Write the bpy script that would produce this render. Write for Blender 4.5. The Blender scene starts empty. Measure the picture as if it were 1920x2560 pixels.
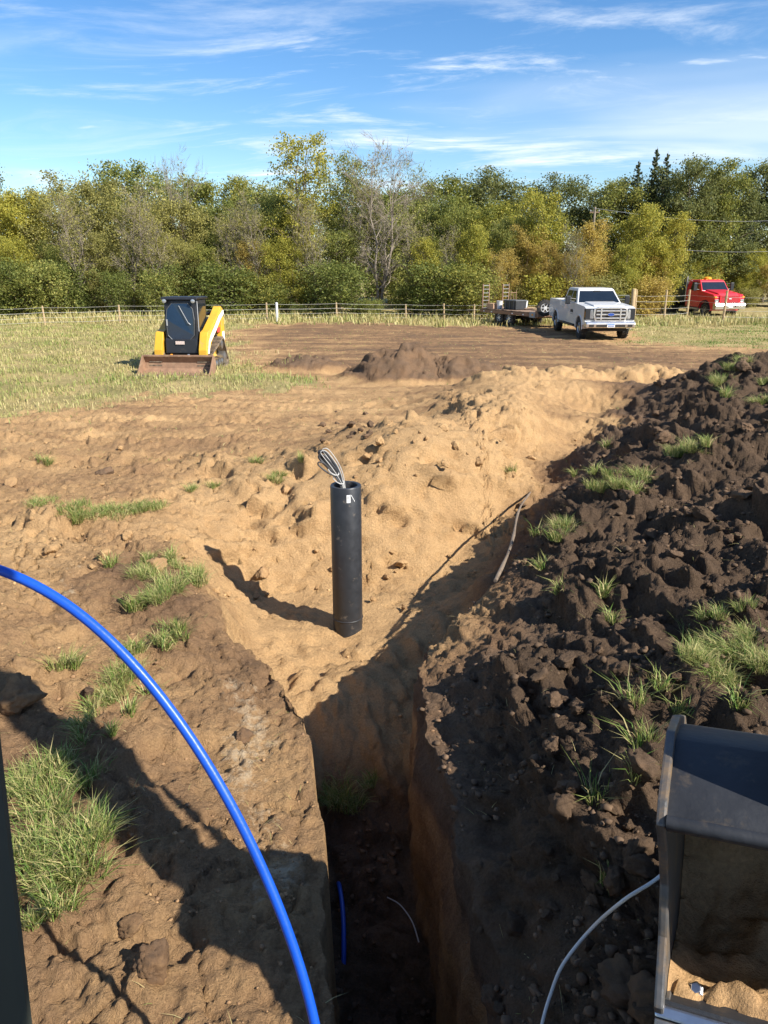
import bpy, bmesh, math, random
import numpy as np
from mathutils import Vector, Matrix

# ------------------------------------------------------------------ camera, sky, sun, exposure
SC = bpy.context.scene
COL = SC.collection
CAM_H, PITCH, FPX = 3.0, math.radians(18.2), 1900.0
cam_d = bpy.data.cameras.new('camera')
cam_d.sensor_fit = 'HORIZONTAL'
cam_d.sensor_width = 36.0
cam_d.lens = 36.0 * FPX / 1920.0
cam_d.clip_start = 0.05
cam_d.clip_end = 3000
cam = bpy.data.objects.new('camera', cam_d)
cam.location = (0, 0, CAM_H)
cam.rotation_euler = (math.pi / 2 - PITCH, 0, 0)
COL.objects.link(cam)
SC.camera = cam

SUN_EL = math.radians(38.0)
SUN_AZ = math.radians(124.0)            # clockwise from +Y
SUN_DIR = Vector((math.sin(SUN_AZ) * math.cos(SUN_EL), math.cos(SUN_AZ) * math.cos(SUN_EL), math.sin(SUN_EL)))
sun_d = bpy.data.lights.new('sun', 'SUN')
sun_d.energy = 5.0
sun_d.angle = math.radians(0.53)
sun_d.color = (1.0, 0.945, 0.85)
sun = bpy.data.objects.new('sun', sun_d)
sun.rotation_euler = SUN_DIR.to_track_quat('Z', 'Y').to_euler()
sun.location = SUN_DIR * 60
COL.objects.link(sun)

SC.view_settings.view_transform = 'Standard'
SC.view_settings.look = 'None'
SC.view_settings.exposure = 0.92
SC.view_settings.gamma = 1.0
SC.view_settings.use_curve_mapping = False
SC.render.engine = 'CYCLES'
SC.cycles.max_bounces = 6
SC.cycles.diffuse_bounces = 3
SC.cycles.use_denoising = True

world = bpy.data.worlds.new('World')
SC.world = world
world.use_nodes = True
wn, wl = world.node_tree.nodes, world.node_tree.links
wn.clear()
w_out = wn.new('ShaderNodeOutputWorld')
w_bg = wn.new('ShaderNodeBackground')
w_bg.inputs['Strength'].default_value = 0.082
sky = wn.new('ShaderNodeTexSky')
sky.sky_type = 'NISHITA'
sky.sun_disc = False
sky.sun_elevation = SUN_EL
sky.sun_rotation = SUN_AZ
sky.altitude = 300
sky.air_density = 1.0
sky.dust_density = 0.25
sky.ozone_density = 3.2
# thin high cirrus: noise on the direction projected to a far plane
tc = wn.new('ShaderNodeTexCoord')
sep = wn.new('ShaderNodeSeparateXYZ'); wl.new(tc.outputs['Generated'], sep.inputs[0])
def wmath(op, a, b=None):
    n = wn.new('ShaderNodeMath'); n.operation = op
    for i, s in enumerate((a, b)):
        if s is None: continue
        if isinstance(s, (int, float)): n.inputs[i].default_value = s
        else: wl.new(s, n.inputs[i])
    return n.outputs[0]
zz = wmath('ADD', wmath('MAXIMUM', sep.outputs['Z'], 0.0), 0.10)
px = wmath('DIVIDE', sep.outputs['X'], zz)
py = wmath('DIVIDE', sep.outputs['Y'], zz)
comb = wn.new('ShaderNodeCombineXYZ')
wl.new(wmath('MULTIPLY', px, 0.55), comb.inputs[0])
wl.new(wmath('ADD', wmath('MULTIPLY', py, 1.15), wmath('MULTIPLY', px, 0.10)), comb.inputs[1])
def wnoise(scale, detail, rough, dist, off):
    mp = wn.new('ShaderNodeMapping'); mp.inputs['Location'].default_value = off
    wl.new(comb.outputs[0], mp.inputs[0])
    n = wn.new('ShaderNodeTexNoise')
    n.inputs['Scale'].default_value = scale
    n.inputs['Detail'].default_value = detail
    n.inputs['Roughness'].default_value = rough
    n.inputs['Distortion'].default_value = dist
    wl.new(mp.outputs[0], n.inputs['Vector'])
    return n.outputs['Fac']
def wramp(src, lo, hi):
    r = wn.new('ShaderNodeMapRange'); r.interpolation_type = 'SMOOTHSTEP'
    if lo > hi:
        r.inputs['To Min'].default_value = 1.0; r.inputs['To Max'].default_value = 0.0; lo, hi = hi, lo
    r.inputs['From Min'].default_value = lo; r.inputs['From Max'].default_value = hi
    wl.new(src, r.inputs['Value'])
    return r.outputs[0]
band = wramp(wnoise(0.55, 3, 0.5, 0.3, (6.6, 2.2, 0)), 0.40, 0.62)
wisp = wramp(wnoise(1.7, 9, 0.66, 0.7, (1.3, 2.2, 0)), 0.46, 0.74)
puff = wramp(wnoise(3.4, 6, 0.55, 0.2, (8.3, 4.1, 0)), 0.645, 0.74)
veil = wramp(wnoise(0.42, 4, 0.55, 0.5, (2.2, 3.4, 0)), 0.50, 0.72)
cl = wmath('ADD', wmath('MULTIPLY', wisp, wmath('ADD', wmath('MULTIPLY', band, 0.95), 0.18)), wmath('MULTIPLY', puff, 0.35))
low = wramp(sep.outputs['Z'], 0.34, 0.02)
cl = wmath('ADD', cl, wmath('MULTIPLY', wmath('MULTIPLY', veil, wmath('ADD', low, 0.12)), 0.62))
cl = wmath('MINIMUM', cl, 0.85)
hs = wn.new('ShaderNodeHueSaturation')
hs.inputs['Hue'].default_value = 0.504
hs.inputs['Saturation'].default_value = 1.25
hs.inputs['Value'].default_value = 1.12
wl.new(sky.outputs[0], hs.inputs['Color'])
mixc = wn.new('ShaderNodeMix'); mixc.data_type = 'RGBA'
wl.new(cl, mixc.inputs['Factor'])
wl.new(hs.outputs[0], mixc.inputs['A'])
mixc.inputs['B'].default_value = (7.4, 7.9, 8.4, 1)
wl.new(mixc.outputs['Result'], w_bg.inputs['Color'])
wl.new(w_bg.outputs[0], w_out.inputs[0])

# ------------------------------------------------------------------ helpers: noise
def hash2(ix, iy, seed):
    with np.errstate(over='ignore'):
        h = (ix.astype(np.int64) * 374761393 + iy.astype(np.int64) * 668265263 + seed * 2147483647 + 1013904223) & 0xffffffff
        h = (h ^ (h >> 13)) * 1274126177 & 0xffffffff
        h = (h ^ (h >> 16)) * 2246822519 & 0xffffffff
        h = h ^ (h >> 15)
    return (h & 0xffffff).astype(np.float64) / 16777216.0

def perlin(x, y, seed=0):
    x0 = np.floor(x); y0 = np.floor(y)
    fx, fy = x - x0, y - y0
    u = fx * fx * fx * (fx * (fx * 6 - 15) + 10); v = fy * fy * fy * (fy * (fy * 6 - 15) + 10)
    def g(dx, dy):
        a = hash2(x0 + dx, y0 + dy, seed) * 6.2831853
        return np.cos(a) * (fx - dx) + np.sin(a) * (fy - dy)
    a, b, c, d = g(0, 0), g(1, 0), g(0, 1), g(1, 1)
    return (a + (b - a) * u + (c - a) * v + (a - b - c + d) * u * v) * 1.45

def fbm(x, y, octs=4, seed=0, gain=0.5):
    r = np.zeros_like(x); amp = 1.0
    for o in range(octs):
        r += amp * perlin(x * 2 ** o + o * 17.3, y * 2 ** o - o * 9.1, seed + o)
        amp *= gain
    return r

def lumps(x, y, cell, density, seed):
    """rounded, uneven lumps of up to about 0.4 cell radius; returns height in metres"""
    xs, ys = x / cell, y / cell
    xs = xs + 0.16 * perlin(xs * 1.7, ys * 1.7, seed + 5); ys = ys + 0.16 * perlin(xs * 1.7 + 31, ys * 1.7, seed + 6)
    x0 = np.floor(xs); y0 = np.floor(ys)
    best = np.zeros_like(xs)
    for dx in (-1, 0, 1):
        for dy in (-1, 0, 1):
            cx, cy = x0 + dx, y0 + dy
            jx = hash2(cx, cy, seed); jy = hash2(cx, cy, seed + 101); jr = hash2(cx, cy, seed + 202); jp = hash2(cx, cy, seed + 303)
            r = 0.22 + 0.40 * jr
            ex = 0.75 + 0.5 * hash2(cx, cy, seed + 404)
            d2 = ((xs - cx - jx) * ex) ** 2 + ((ys - cy - jy) / ex) ** 2
            h = np.sqrt(np.clip(1 - d2 / (r * r), 0, 1)) * r * (jp < density)
            np.maximum(best, h, out=best)
    return best * cell

def blocks(x, y, cell, seed, tilt=1.1, soft=24.0):
    """broken, flat-faced chunks: each Voronoi cell is a tilted facet at its own height; metres, about +-0.5 cell"""
    xs, ys = x / cell, y / cell
    xs = xs + 0.12 * perlin(xs * 2.3, ys * 2.3, seed + 5); ys = ys + 0.12 * perlin(xs * 2.3 + 31, ys * 2.3, seed + 6)
    x0 = np.floor(xs); y0 = np.floor(ys)
    acc = np.zeros_like(xs); tot = np.full(xs.shape, 1e-9)
    for dx in (-1, 0, 1):
        for dy in (-1, 0, 1):
            cx, cy = x0 + dx, y0 + dy
            px, py = cx + hash2(cx, cy, seed), cy + hash2(cx, cy, seed + 101)
            d = np.sqrt((xs - px) ** 2 + (ys - py) ** 2)
            v = hash2(cx, cy, seed + 202) - .5 + tilt * ((hash2(cx, cy, seed + 303) - .5) * (xs - px) + (hash2(cx, cy, seed + 404) - .5) * (ys - py))
            w = np.exp(-soft * d)
            acc += w * v; tot += w
    h = acc / tot
    return h * cell

def sstep(a, b, x):
    t = np.clip((x - a) / (b - a), 0, 1)
    return t * t * (3 - 2 * t)

# ------------------------------------------------------------------ helpers: materials
MATS = {}
def nodes_of(name):
    m = bpy.data.materials.new(name); m.use_nodes = True
    nt = m.node_tree
    return m, nt.nodes, nt.links, nt.nodes['Principled BSDF']

def mat(name, col, rough=0.6, metal=0.0, var=0.15, scale=6.0, bump=0.0, bscale=40.0, dirt=None, dirt_amt=0.0, coat=0.0, spec=None):
    """plain procedural surface: base colour, large and fine variation, optional clinging dirt and fine relief"""
    if name in MATS: return MATS[name]
    m, N, L, bs = nodes_of(name)
    tcn = N.new('ShaderNodeTexCoord')
    nz = N.new('ShaderNodeTexNoise'); nz.inputs['Scale'].default_value = scale; nz.inputs['Detail'].default_value = 6
    nz.inputs['Roughness'].default_value = 0.65
    L.new(tcn.outputs['Object'], nz.inputs['Vector'])
    mr = N.new('ShaderNodeMapRange'); mr.inputs['From Min'].default_value = 0.25; mr.inputs['From Max'].default_value = 0.75
    mr.inputs['To Min'].default_value = 1 - var; mr.inputs['To Max'].default_value = 1 + var
    L.new(nz.outputs['Fac'], mr.inputs['Value'])
    mx = N.new('ShaderNodeMix'); mx.data_type = 'RGBA'; mx.blend_type = 'MULTIPLY'
    mx.inputs['Factor'].default_value = 1.0
    mx.inputs['A'].default_value = (*col, 1)
    L.new(mr.outputs[0], mx.inputs['B'])
    out = mx.outputs['Result']
    if dirt_amt > 0:
        n2 = N.new('ShaderNodeTexNoise'); n2.inputs['Scale'].default_value = scale * 0.9; n2.inputs['Detail'].default_value = 8
        n2.inputs['Roughness'].default_value = 0.7
        L.new(tcn.outputs['Object'], n2.inputs['Vector'])
        r2 = N.new('ShaderNodeMapRange'); r2.inputs['From Min'].default_value = 0.66 - dirt_amt * 0.5; r2.inputs['From Max'].default_value = 0.78 - dirt_amt * 0.35
        L.new(n2.outputs['Fac'], r2.inputs['Value'])
        m2 = N.new('ShaderNodeMix'); m2.data_type = 'RGBA'
        L.new(r2.outputs[0], m2.inputs['Factor']); L.new(out, m2.inputs['A'])
        m2.inputs['B'].default_value = (*(dirt or (0.25, 0.16, 0.09)), 1)
        out = m2.outputs['Result']
    L.new(out, bs.inputs['Base Color'])
    rr = N.new('ShaderNodeMapRange'); rr.inputs['To Min'].default_value = max(0.03, rough - 0.12); rr.inputs['To Max'].default_value = min(1, rough + 0.12)
    L.new(nz.outputs['Fac'], rr.inputs['Value']); L.new(rr.outputs[0], bs.inputs['Roughness'])
    bs.inputs['Metallic'].default_value = metal
    if coat: bs.inputs['Coat Weight'].default_value = coat
    if spec is not None: bs.inputs['Specular IOR Level'].default_value = spec
    if bump > 0:
        nb = N.new('ShaderNodeTexNoise'); nb.inputs['Scale'].default_value = bscale; nb.inputs['Detail'].default_value = 6
        L.new(tcn.outputs['Object'], nb.inputs['Vector'])
        bp = N.new('ShaderNodeBump'); bp.inputs['Strength'].default_value = bump; bp.inputs['Distance'].default_value = 0.01
        L.new(nb.outputs['Fac'], bp.inputs['Height']); L.new(bp.outputs[0], bs.inputs['Normal'])
    MATS[name] = m
    return m

# ------------------------------------------------------------------ helpers: objects
def put(o, parent=None):
    COL.objects.link(o)
    if parent is not None: o.parent = parent
    return o

def tag(o, label=None, cat=None, group=None, kind=None):
    if label: o['label'] = label
    if cat: o['category'] = cat
    if group: o['group'] = group
    if kind: o['kind'] = kind
    return o

def empty(name, loc=(0, 0, 0), rz=0.0):
    o = bpy.data.objects.new(name, None); COL.objects.link(o)
    o.empty_display_size = 0.1
    o.location = loc; o.rotation_euler = (0, 0, rz)
    return o

def copy_tree(o, parent=None):
    c = o.copy(); COL.objects.link(c); c.parent = parent
    for ch in list(o.children): copy_tree(ch, c)
    return c

def np_mesh(name, V, F, smooth=False):
    """V (n,3) float, F (m,k) int with one k"""
    me = bpy.data.meshes.new(name)
    V = np.ascontiguousarray(V, dtype=np.float32); F = np.ascontiguousarray(F, dtype=np.int32)
    k = F.shape[1]
    me.vertices.add(len(V)); me.vertices.foreach_set('co', V.ravel())
    me.loops.add(F.size); me.loops.foreach_set('vertex_index', F.ravel())
    me.polygons.add(len(F)); me.polygons.foreach_set('loop_start', np.arange(0, F.size, k, dtype=np.int32))
    me.polygons.foreach_set('loop_total', np.full(len(F), k, dtype=np.int32))
    me.update(calc_edges=True)
    if smooth: me.polygons.foreach_set('use_smooth', np.ones(len(F), dtype=bool))
    return me

def set_attr(me, name, vals):
    a = me.attributes.new(name, 'FLOAT', 'POINT'); a.data.foreach_set('value', np.ascontiguousarray(vals, dtype=np.float32))

def mesh_obj(name, me, material, parent=None):
    if material is not None: me.materials.append(material)
    return put(bpy.data.objects.new(name, me), parent)

class MB:
    """collects shapes, links them as one mesh object"""
    def __init__(s): s.v = []; s.f = []
    def add(s, vs, fs):
        b = len(s.v); s.v.extend([tuple(p) for p in vs]); s.f.extend([tuple(i + b for i in q) for q in fs]); return s
    def box(s, x0, x1, y0, y1, z0, z1, taper=None):
        """taper: (dx, dy) inset of the top face"""
        dx, dy = taper or (0, 0)
        vs = [(x0, y0, z0), (x1, y0, z0), (x1, y1, z0), (x0, y1, z0),
              (x0 + dx, y0 + dy, z1), (x1 - dx, y0 + dy, z1), (x1 - dx, y1 - dy, z1), (x0 + dx, y1 - dy, z1)]
        return s.add(vs, [(0, 3, 2, 1), (4, 5, 6, 7), (0, 1, 5, 4), (1, 2, 6, 5), (2, 3, 7, 6), (3, 0, 4, 7)])
    def prism(s, poly, x0, x1, axis='x', inset=None):
        """polygon of (a, b) extruded along axis; 'x': (y, z), 'y': (x, z), 'z': (x, y)"""
        n = len(poly)
        def P(t, q):
            if axis == 'x': return (t, q[0], q[1])
            if axis == 'y': return (q[0], t, q[1])
            return (q[0], q[1], t)
        vs = [P(x0, q) for q in poly] + [P(x1, q) for q in (inset or poly)]
        fs = [tuple(range(n - 1, -1, -1)), tuple(range(n, 2 * n))] + [(i, (i + 1) % n, n + (i + 1) % n, n + i) for i in range(n)]
        return s.add(vs, fs)
    def loft(s, rings, cap=True):
        n = len(rings[0]); vs = [p for r in rings for p in r]; fs = []
        for k in range(len(rings) - 1):
            for i in range(n):
                j = (i + 1) % n
                fs.append((k * n + i, k * n + j, (k + 1) * n + j, (k + 1) * n + i))
        if cap:
            fs.append(tuple(range(n - 1, -1, -1))); fs.append(tuple((len(rings) - 1) * n + i for i in range(n)))
        return s.add(vs, fs)
    def tube(s, pts, r, n=8, cap=True):
        pts = [Vector(p) for p in pts]; m = len(pts)
        rs = r if isinstance(r, (list, tuple)) else [r] * m
        rings = []; up = None
        for i, p in enumerate(pts):
            d = (pts[min(i + 1, m - 1)] - pts[max(i - 1, 0)])
            d = d.normalized() if d.length > 1e-9 else Vector((0, 0, 1))
            if up is None:
                up = Vector((0, 0, 1)) if abs(d.z) < 0.9 else Vector((1, 0, 0))
            a = d.cross(up)
            if a.length < 1e-6: a = d.cross(Vector((0.3, 1, 0.2)))
            a.normalize(); b = a.cross(d).normalized(); up = b
            rings.append([p + (a * math.cos(6.2831853 * k / n) + b * math.sin(6.2831853 * k / n)) * rs[i] for k in range(n)])
        return s.loft(rings, cap)
    def cyl(s, c, axis, r, h, n=20, r2=None):
        a = Vector(axis).normalized(); c = Vector(c)
        return s.tube([c - a * h / 2, c + a * h / 2], [r, r if r2 is None else r2], n)
    def lathe(s, c, axis, prof, n=24):
        """prof: (radius, offset along axis)"""
        a = Vector(axis).normalized(); c = Vector(c)
        u = a.cross(Vector((0, 0, 1)) if abs(a.z) < 0.9 else Vector((1, 0, 0))).normalized(); w = a.cross(u)
        rings = [[c + a * o + (u * math.cos(6.2831853 * k / n) + w * math.sin(6.2831853 * k / n)) * max(r, 1e-4) for k in range(n)] for r, o in prof]
        return s.loft(rings, True)
    def build(s, name, material, parent=None, bevel=0.0, smooth=False, segs=2, loc=None):
        me = bpy.data.meshes.new(name); me.from_pydata(s.v, [], s.f); me.update()
        bm = bmesh.new(); bm.from_mesh(me); bmesh.ops.recalc_face_normals(bm, faces=bm.faces)
        if bevel > 0:
            es = [e for e in bm.edges if len(e.link_faces) == 2 and e.calc_face_angle(0) > 0.5]
            bmesh.ops.bevel(bm, geom=es, offset=bevel, segments=segs, affect='EDGES', profile=0.6, clamp_overlap=True)
        bm.to_mesh(me); bm.free()
        if smooth:
            me.polygons.foreach_set('use_smooth', np.ones(len(me.polygons), dtype=bool))
            try: me.set_sharp_from_angle(angle=math.radians(38))
            except Exception: pass
        o = mesh_obj(name, me, material, parent)
        if loc is not None: o.location = loc
        return o

def ray(u, v):
    a, b = (u - 960) / FPX, (v - 1280) / FPX
    return (a, math.cos(PITCH) - b * math.sin(PITCH), -math.sin(PITCH) - b * math.cos(PITCH))
def at(u, v, z):
    d = ray(u, v); t = (z - CAM_H) / d[2]
    return (d[0] * t, d[1] * t, z)
def at_depth(u, v, t):
    d = ray(u, v)
    return Vector((d[0] * t, d[1] * t, CAM_H + d[2] * t))
# ------------------------------------------------------------------ terrain
# survey points: (image column, image row, height, soil 0 dark topsoil .. 1 sand) and world ones (x, y, height, soil)
SURV = [
 # left bank
 (0,1100,.06,.75),(0,1180,.10,.75),(150,1200,.04,.7),(300,1170,0,.7),(420,1190,0,.75),(0,1300,.12,.9),(0,1450,.14,.75),(150,1400,.06,.95),
 (300,1350,0,.75),(0,1650,.2,.7),(150,1600,.12,.75),(300,1550,0,.6),(430,1400,-.02,.5),(480,1480,-.06,.5),(400,1650,-.02,.62),(550,1650,-.05,.6),
 (620,1760,-.05,.66),(690,1900,-.04,.74),(0,1850,.15,.5),(200,1900,.1,.55),(400,1900,.02,.68),(550,2000,0,.66),(700,2150,-.02,.72),
 (0,2200,.12,.5),(300,2300,.05,.6),(600,2400,0,.66),(770,2500,-.01,.7),(150,2500,.06,.62),
 # pit: left slope, floor, back wall
 (420,1290,-.02,.85),(465,1395,-.06,.8),(535,1500,-.04,.6),(595,1590,-.04,.55),(645,1655,-.03,.55),(695,1725,-.03,.6),(630,1540,-1.15,1),(690,1625,-1.2,1),(740,1705,-1.2,1),(585,1500,-.62,1),(640,1600,-.6,.95),(692,1680,-.6,.95),(525,1425,-.45,1),(575,1455,-.85,1),(610,1480,-1.08,1),
 (870,1580,-1.2,1),(740,1570,-1.2,1),(700,1525,-1.2,1),(660,1500,-1.17,1),(800,1500,-1.18,1),(1000,1560,-1.2,1),(900,1680,-1.24,1),(800,1700,-1.24,1),(760,1640,-1.2,1),
 (950,1500,-1.17,1),(1050,1500,-1.15,1),(1140,1490,-1.12,.95),
 (650,1455,-1.08,1),(750,1455,-1.12,1),(900,1455,-1.13,1),(1050,1440,-1.08,1),(1150,1420,-1.0,1),
 (530,1310,-.30,1),(600,1345,-.55,1),(700,1345,-.55,1),(900,1310,-.38,1),(1050,1320,-.45,1),(1150,1340,-.7,1),(1210,1390,-.85,.9),
 (560,1200,.0,1),(650,1195,.07,1),(750,1200,.08,1),(850,1180,.22,1),(950,1180,.26,1),(1100,1200,.16,1),(1200,1260,-.25,1),(1265,1310,-.45,1),
 (560,1150,.05,.9),(700,1140,.11,.85),(800,1105,.22,.8),(900,1075,.42,.85),(1000,1065,.48,.95),(1100,1060,.48,1),(1180,1080,.45,1),(1250,1110,.36,1),
 (1310,1190,.02,1),(1310,1290,-.55,.6),(1265,1390,-.75,.4),(1350,1220,-.52,.6),(1385,1155,-.36,.7),(1415,1110,-.26,.6),(1485,1040,-.16,.6),
 (1200,1000,.45,1),(1300,970,.5,1),(1400,955,.45,1),(1330,1030,.40,1),(1460,970,.35,1),(1540,950,.1,.8),
 # right bank and spoil pile
 (1340,2500,.08,.1),(1270,2350,.05,.15),(1190,2100,.05,.2),(1130,1900,.05,.2),(1075,1720,.03,.35),(1130,1600,.05,.75),(1230,1510,.06,.7),(1210,1570,.06,.6),
 (1260,1450,.08,.5),(1320,1410,.20,.1),(1365,1310,.24,.1),(1415,1220,.24,.15),(1470,1110,.22,.15),(1540,1020,.25,.15),(1600,965,.25,.2),
 (1260,1750,.30,0),(1280,1900,.36,0),(1330,2100,.40,0),(1450,2300,.50,0),(1450,1900,.58,0),(1600,2100,.70,0),(1350,1650,.36,0),(1420,1500,.32,.05),(1550,1620,.55,0),
 (1700,1700,.75,0),(1800,1500,.75,0),(1600,1300,.48,0),(1550,1150,.42,.05),(1700,1200,.65,0),(1850,1300,.78,0),(1650,1050,.55,.05),(1750,980,.72,0),(1850,1000,.85,0),
 (1850,890,1.05,0),(1740,930,.85,0),(1660,955,.55,.1),
]
SURV_W = [
 (-3,3,.2,.3),(-5,6,.25,.5),(-5,10,.08,.7),(-2,1,.05,.4),(-.9,1,0,.5),(-.5,-1,0,.5),(1.0,1,.3,.1),(.6,-1,.05,.2),(-3,-3,0,.4),(2,-3,.1,.3),(-8,3,.1,.4),(-8,9,.02,.6),
 (2.4,3,.85,0),(3.0,4.2,.9,0),(2.5,1,.7,0),(4.5,6,1.0,0),(6,9,1.1,0),(7.5,12,1.15,0),(9,15,1.1,0),(10,18,.5,0),(5.5,2,.5,.1),(7,6,.6,.1),(9,10,.6,.1),(12,14,.3,.2),(8.5,20,.1,.2),(6.2,17.8,.1,.3),(12,8,.05,.2),(9,2,.05,.3),
 (-.5,14.3,.02,.7),(1,14.8,.05,.7),(-3,13.5,0,.6),(-3,16,0,.6),(0,17,0,.6),(3,19,.1,.7),(5.2,18.8,.1,.6),(-7,13,.02,.6),(-12,12,0,.5),(-8,18,0,.5),(-3,20,0,.5),(0,23,0,.3),(4,22,0,.3),(9,22,0,.3),(14,18,0,.3),(-12,22,0,.5),(-6,26,0,.4),(3,27,0,.3),(12,27,0,.3),(16,10,0,.3),(-14,5,0,.4),(-9,-3,0,.4),(9,-3,0,.4),
 (6,26,0,.3),(-16,16,0,.5),(18,22,0,.3),
]
_P = []
for u, v, z, s in SURV:
    if z < -.1: z *= .76
    p = at(u, v, z); _P.append((p[0], p[1], z, s))
_P += SURV_W
_P = np.array(_P)
def _phi(r2): return 0.5 * r2 * np.log(r2 + 1e-9)
_n = len(_P)
_A = np.zeros((_n + 3, _n + 3))
_d2 = ((_P[:, None, :2] - _P[None, :, :2]) ** 2).sum(-1)
_A[:_n, :_n] = _phi(_d2) + np.eye(_n) * 0.02
_A[:_n, _n] = 1; _A[:_n, _n + 1:] = _P[:, :2]; _A[_n:, :_n] = _A[:_n, _n:].T
_W = np.linalg.solve(_A, np.vstack([_P[:, 2:4], np.zeros((3, 2))]))

def base_fields(x, y):
    z = np.zeros_like(x); s = np.full_like(x, 0.4)
    m = (y < 29) & (y > -6) & (np.abs(x) < 22)
    xi, yi = x[m], y[m]
    out = np.zeros((len(xi), 2))
    for k in range(0, len(xi), 40000):
        a, b = xi[k:k + 40000], yi[k:k + 40000]
        r2 = (a[:, None] - _P[None, :, 0]) ** 2 + (b[:, None] - _P[None, :, 1]) ** 2
        out[k:k + 40000] = _phi(r2) @ _W[:_n] + _W[_n] + a[:, None] * _W[_n + 1] + b[:, None] * _W[_n + 2]
    fade = (1 - sstep(22, 28, yi)) * (1 - sstep(14, 21, np.abs(xi))) * sstep(-6, -3, yi)
    z[m] = out[:, 0] * fade
    s[m] = np.clip(out[:, 1], 0, 1) * fade + 0.4 * (1 - fade)
    return z, s

TL_Y = [-4, 1.0, 2.33, 3.39, 4.2, 4.62, 4.99, 5.42, 5.88, 6.56, 7.57, 9, 60]
TL_X = [-.25, -.18, -.22, -.34, -.47, -.58, -.73, -.93, -1.18, -1.52, -2.05, -2.3, -2.3]
TR_X_Y = [-4, 1.0, 2.33, 3.2, 4.1, 5.0, 5.6, 6.0, 6.5, 6.9, 7.5, 9, 60]
TR_X = [.6, .58, .52, .45, .34, .26, .36, .54, .84, 1.1, 1.35, 1.5, 1.5]
def wall_l(y): return np.interp(y, [-4, 4.3, 5.0, 5.8, 6.6, 7.5, 60], [.05, .05, .24, .55, .70, .78, .78])
def trench_lr(y):
    w = 0.045 * np.abs(perlin(y * 3.3, y * 0 + 1.3, 77)) - 0.015 + 0.045 * perlin(y * 1.6, y * 0 + 3.3, 71) + .022 * perlin(y * 5.1, y * 0 + 8.1, 72) + .012 * perlin(y * 14, y * 0 + 2.1, 75)
    w2 = 0.05 * perlin(y * 1.3, y * 0 + 13.3, 73) + .045 * perlin(y * 4.3, y * 0 + 18.1, 74) + .02 * perlin(y * 13, y * 0 + 5.1, 76)
    return np.interp(y, TL_Y, TL_X) + w, np.interp(y, TR_X_Y, TR_X) + w2
WALL_R = 0.09

# patches of ground cover in the field
def poly_mask(x, y, poly, soft):
    """signed-distance style soft mask of a polygon"""
    inside = np.zeros(x.shape, bool); dist = np.full(x.shape, 1e9)
    n = len(poly)
    for i in range(n):
        (x1, y1), (x2, y2) = poly[i], poly[(i + 1) % n]
        c = (y1 > y) != (y2 > y)
        with np.errstate(divide='ignore', invalid='ignore'):
            xi = (x2 - x1) * (y - y1) / (y2 - y1 + 1e-12) + x1
        inside ^= c & (x < xi)
        ex, ey = x2 - x1, y2 - y1
        t = np.clip(((x - x1) * ex + (y - y1) * ey) / (ex * ex + ey * ey), 0, 1)
        dist = np.minimum(dist, np.hypot(x - x1 - t * ex, y - y1 - t * ey))
    sd = np.where(inside, dist, -dist)
    return sstep(-soft, soft, sd)

GRASS_L = [(-60, 14.6), (-9, 15.2), (-6.5, 16.6), (-4.6, 18.2), (-1.9, 18.9), (-1.6, 20.2), (-3.2, 22), (-4.6, 25), (-6.2, 30), (-7.2, 37), (-6, 41), (-60, 41)]
GRASS_R = [(9.8, 30.5), (14, 28.5), (40, 26), (60, 26), (60, 46), (12, 46), (11.2, 38)]
DIRT = [(-2.5, 23), (-6.5, 36), (-4.5, 40.5), (3, 41.5), (8, 36.5), (7.8, 31), (12, 27), (16, 22), (9, 21), (2, 22)]
def cover_fields(x, y):
    n1 = fbm(x * 0.5, y * 0.35, 4, 41); n2 = fbm(x * 1.3, y * 0.9, 3, 45)
    xx, yy = x + 1.1 * n1, y + 1.3 * n2
    gl = poly_mask(xx, yy, GRASS_L, 0.9)
    gr = poly_mask(xx, yy, GRASS_R, 1.2) * 0.9
    strip = sstep(39.6, 41.6, yy)
    grass = np.maximum(np.maximum(gl, gr), strip)
    dirt = poly_mask(xx, yy, DIRT, 1.0)
    return grass, dirt, gl, gr, strip

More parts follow.
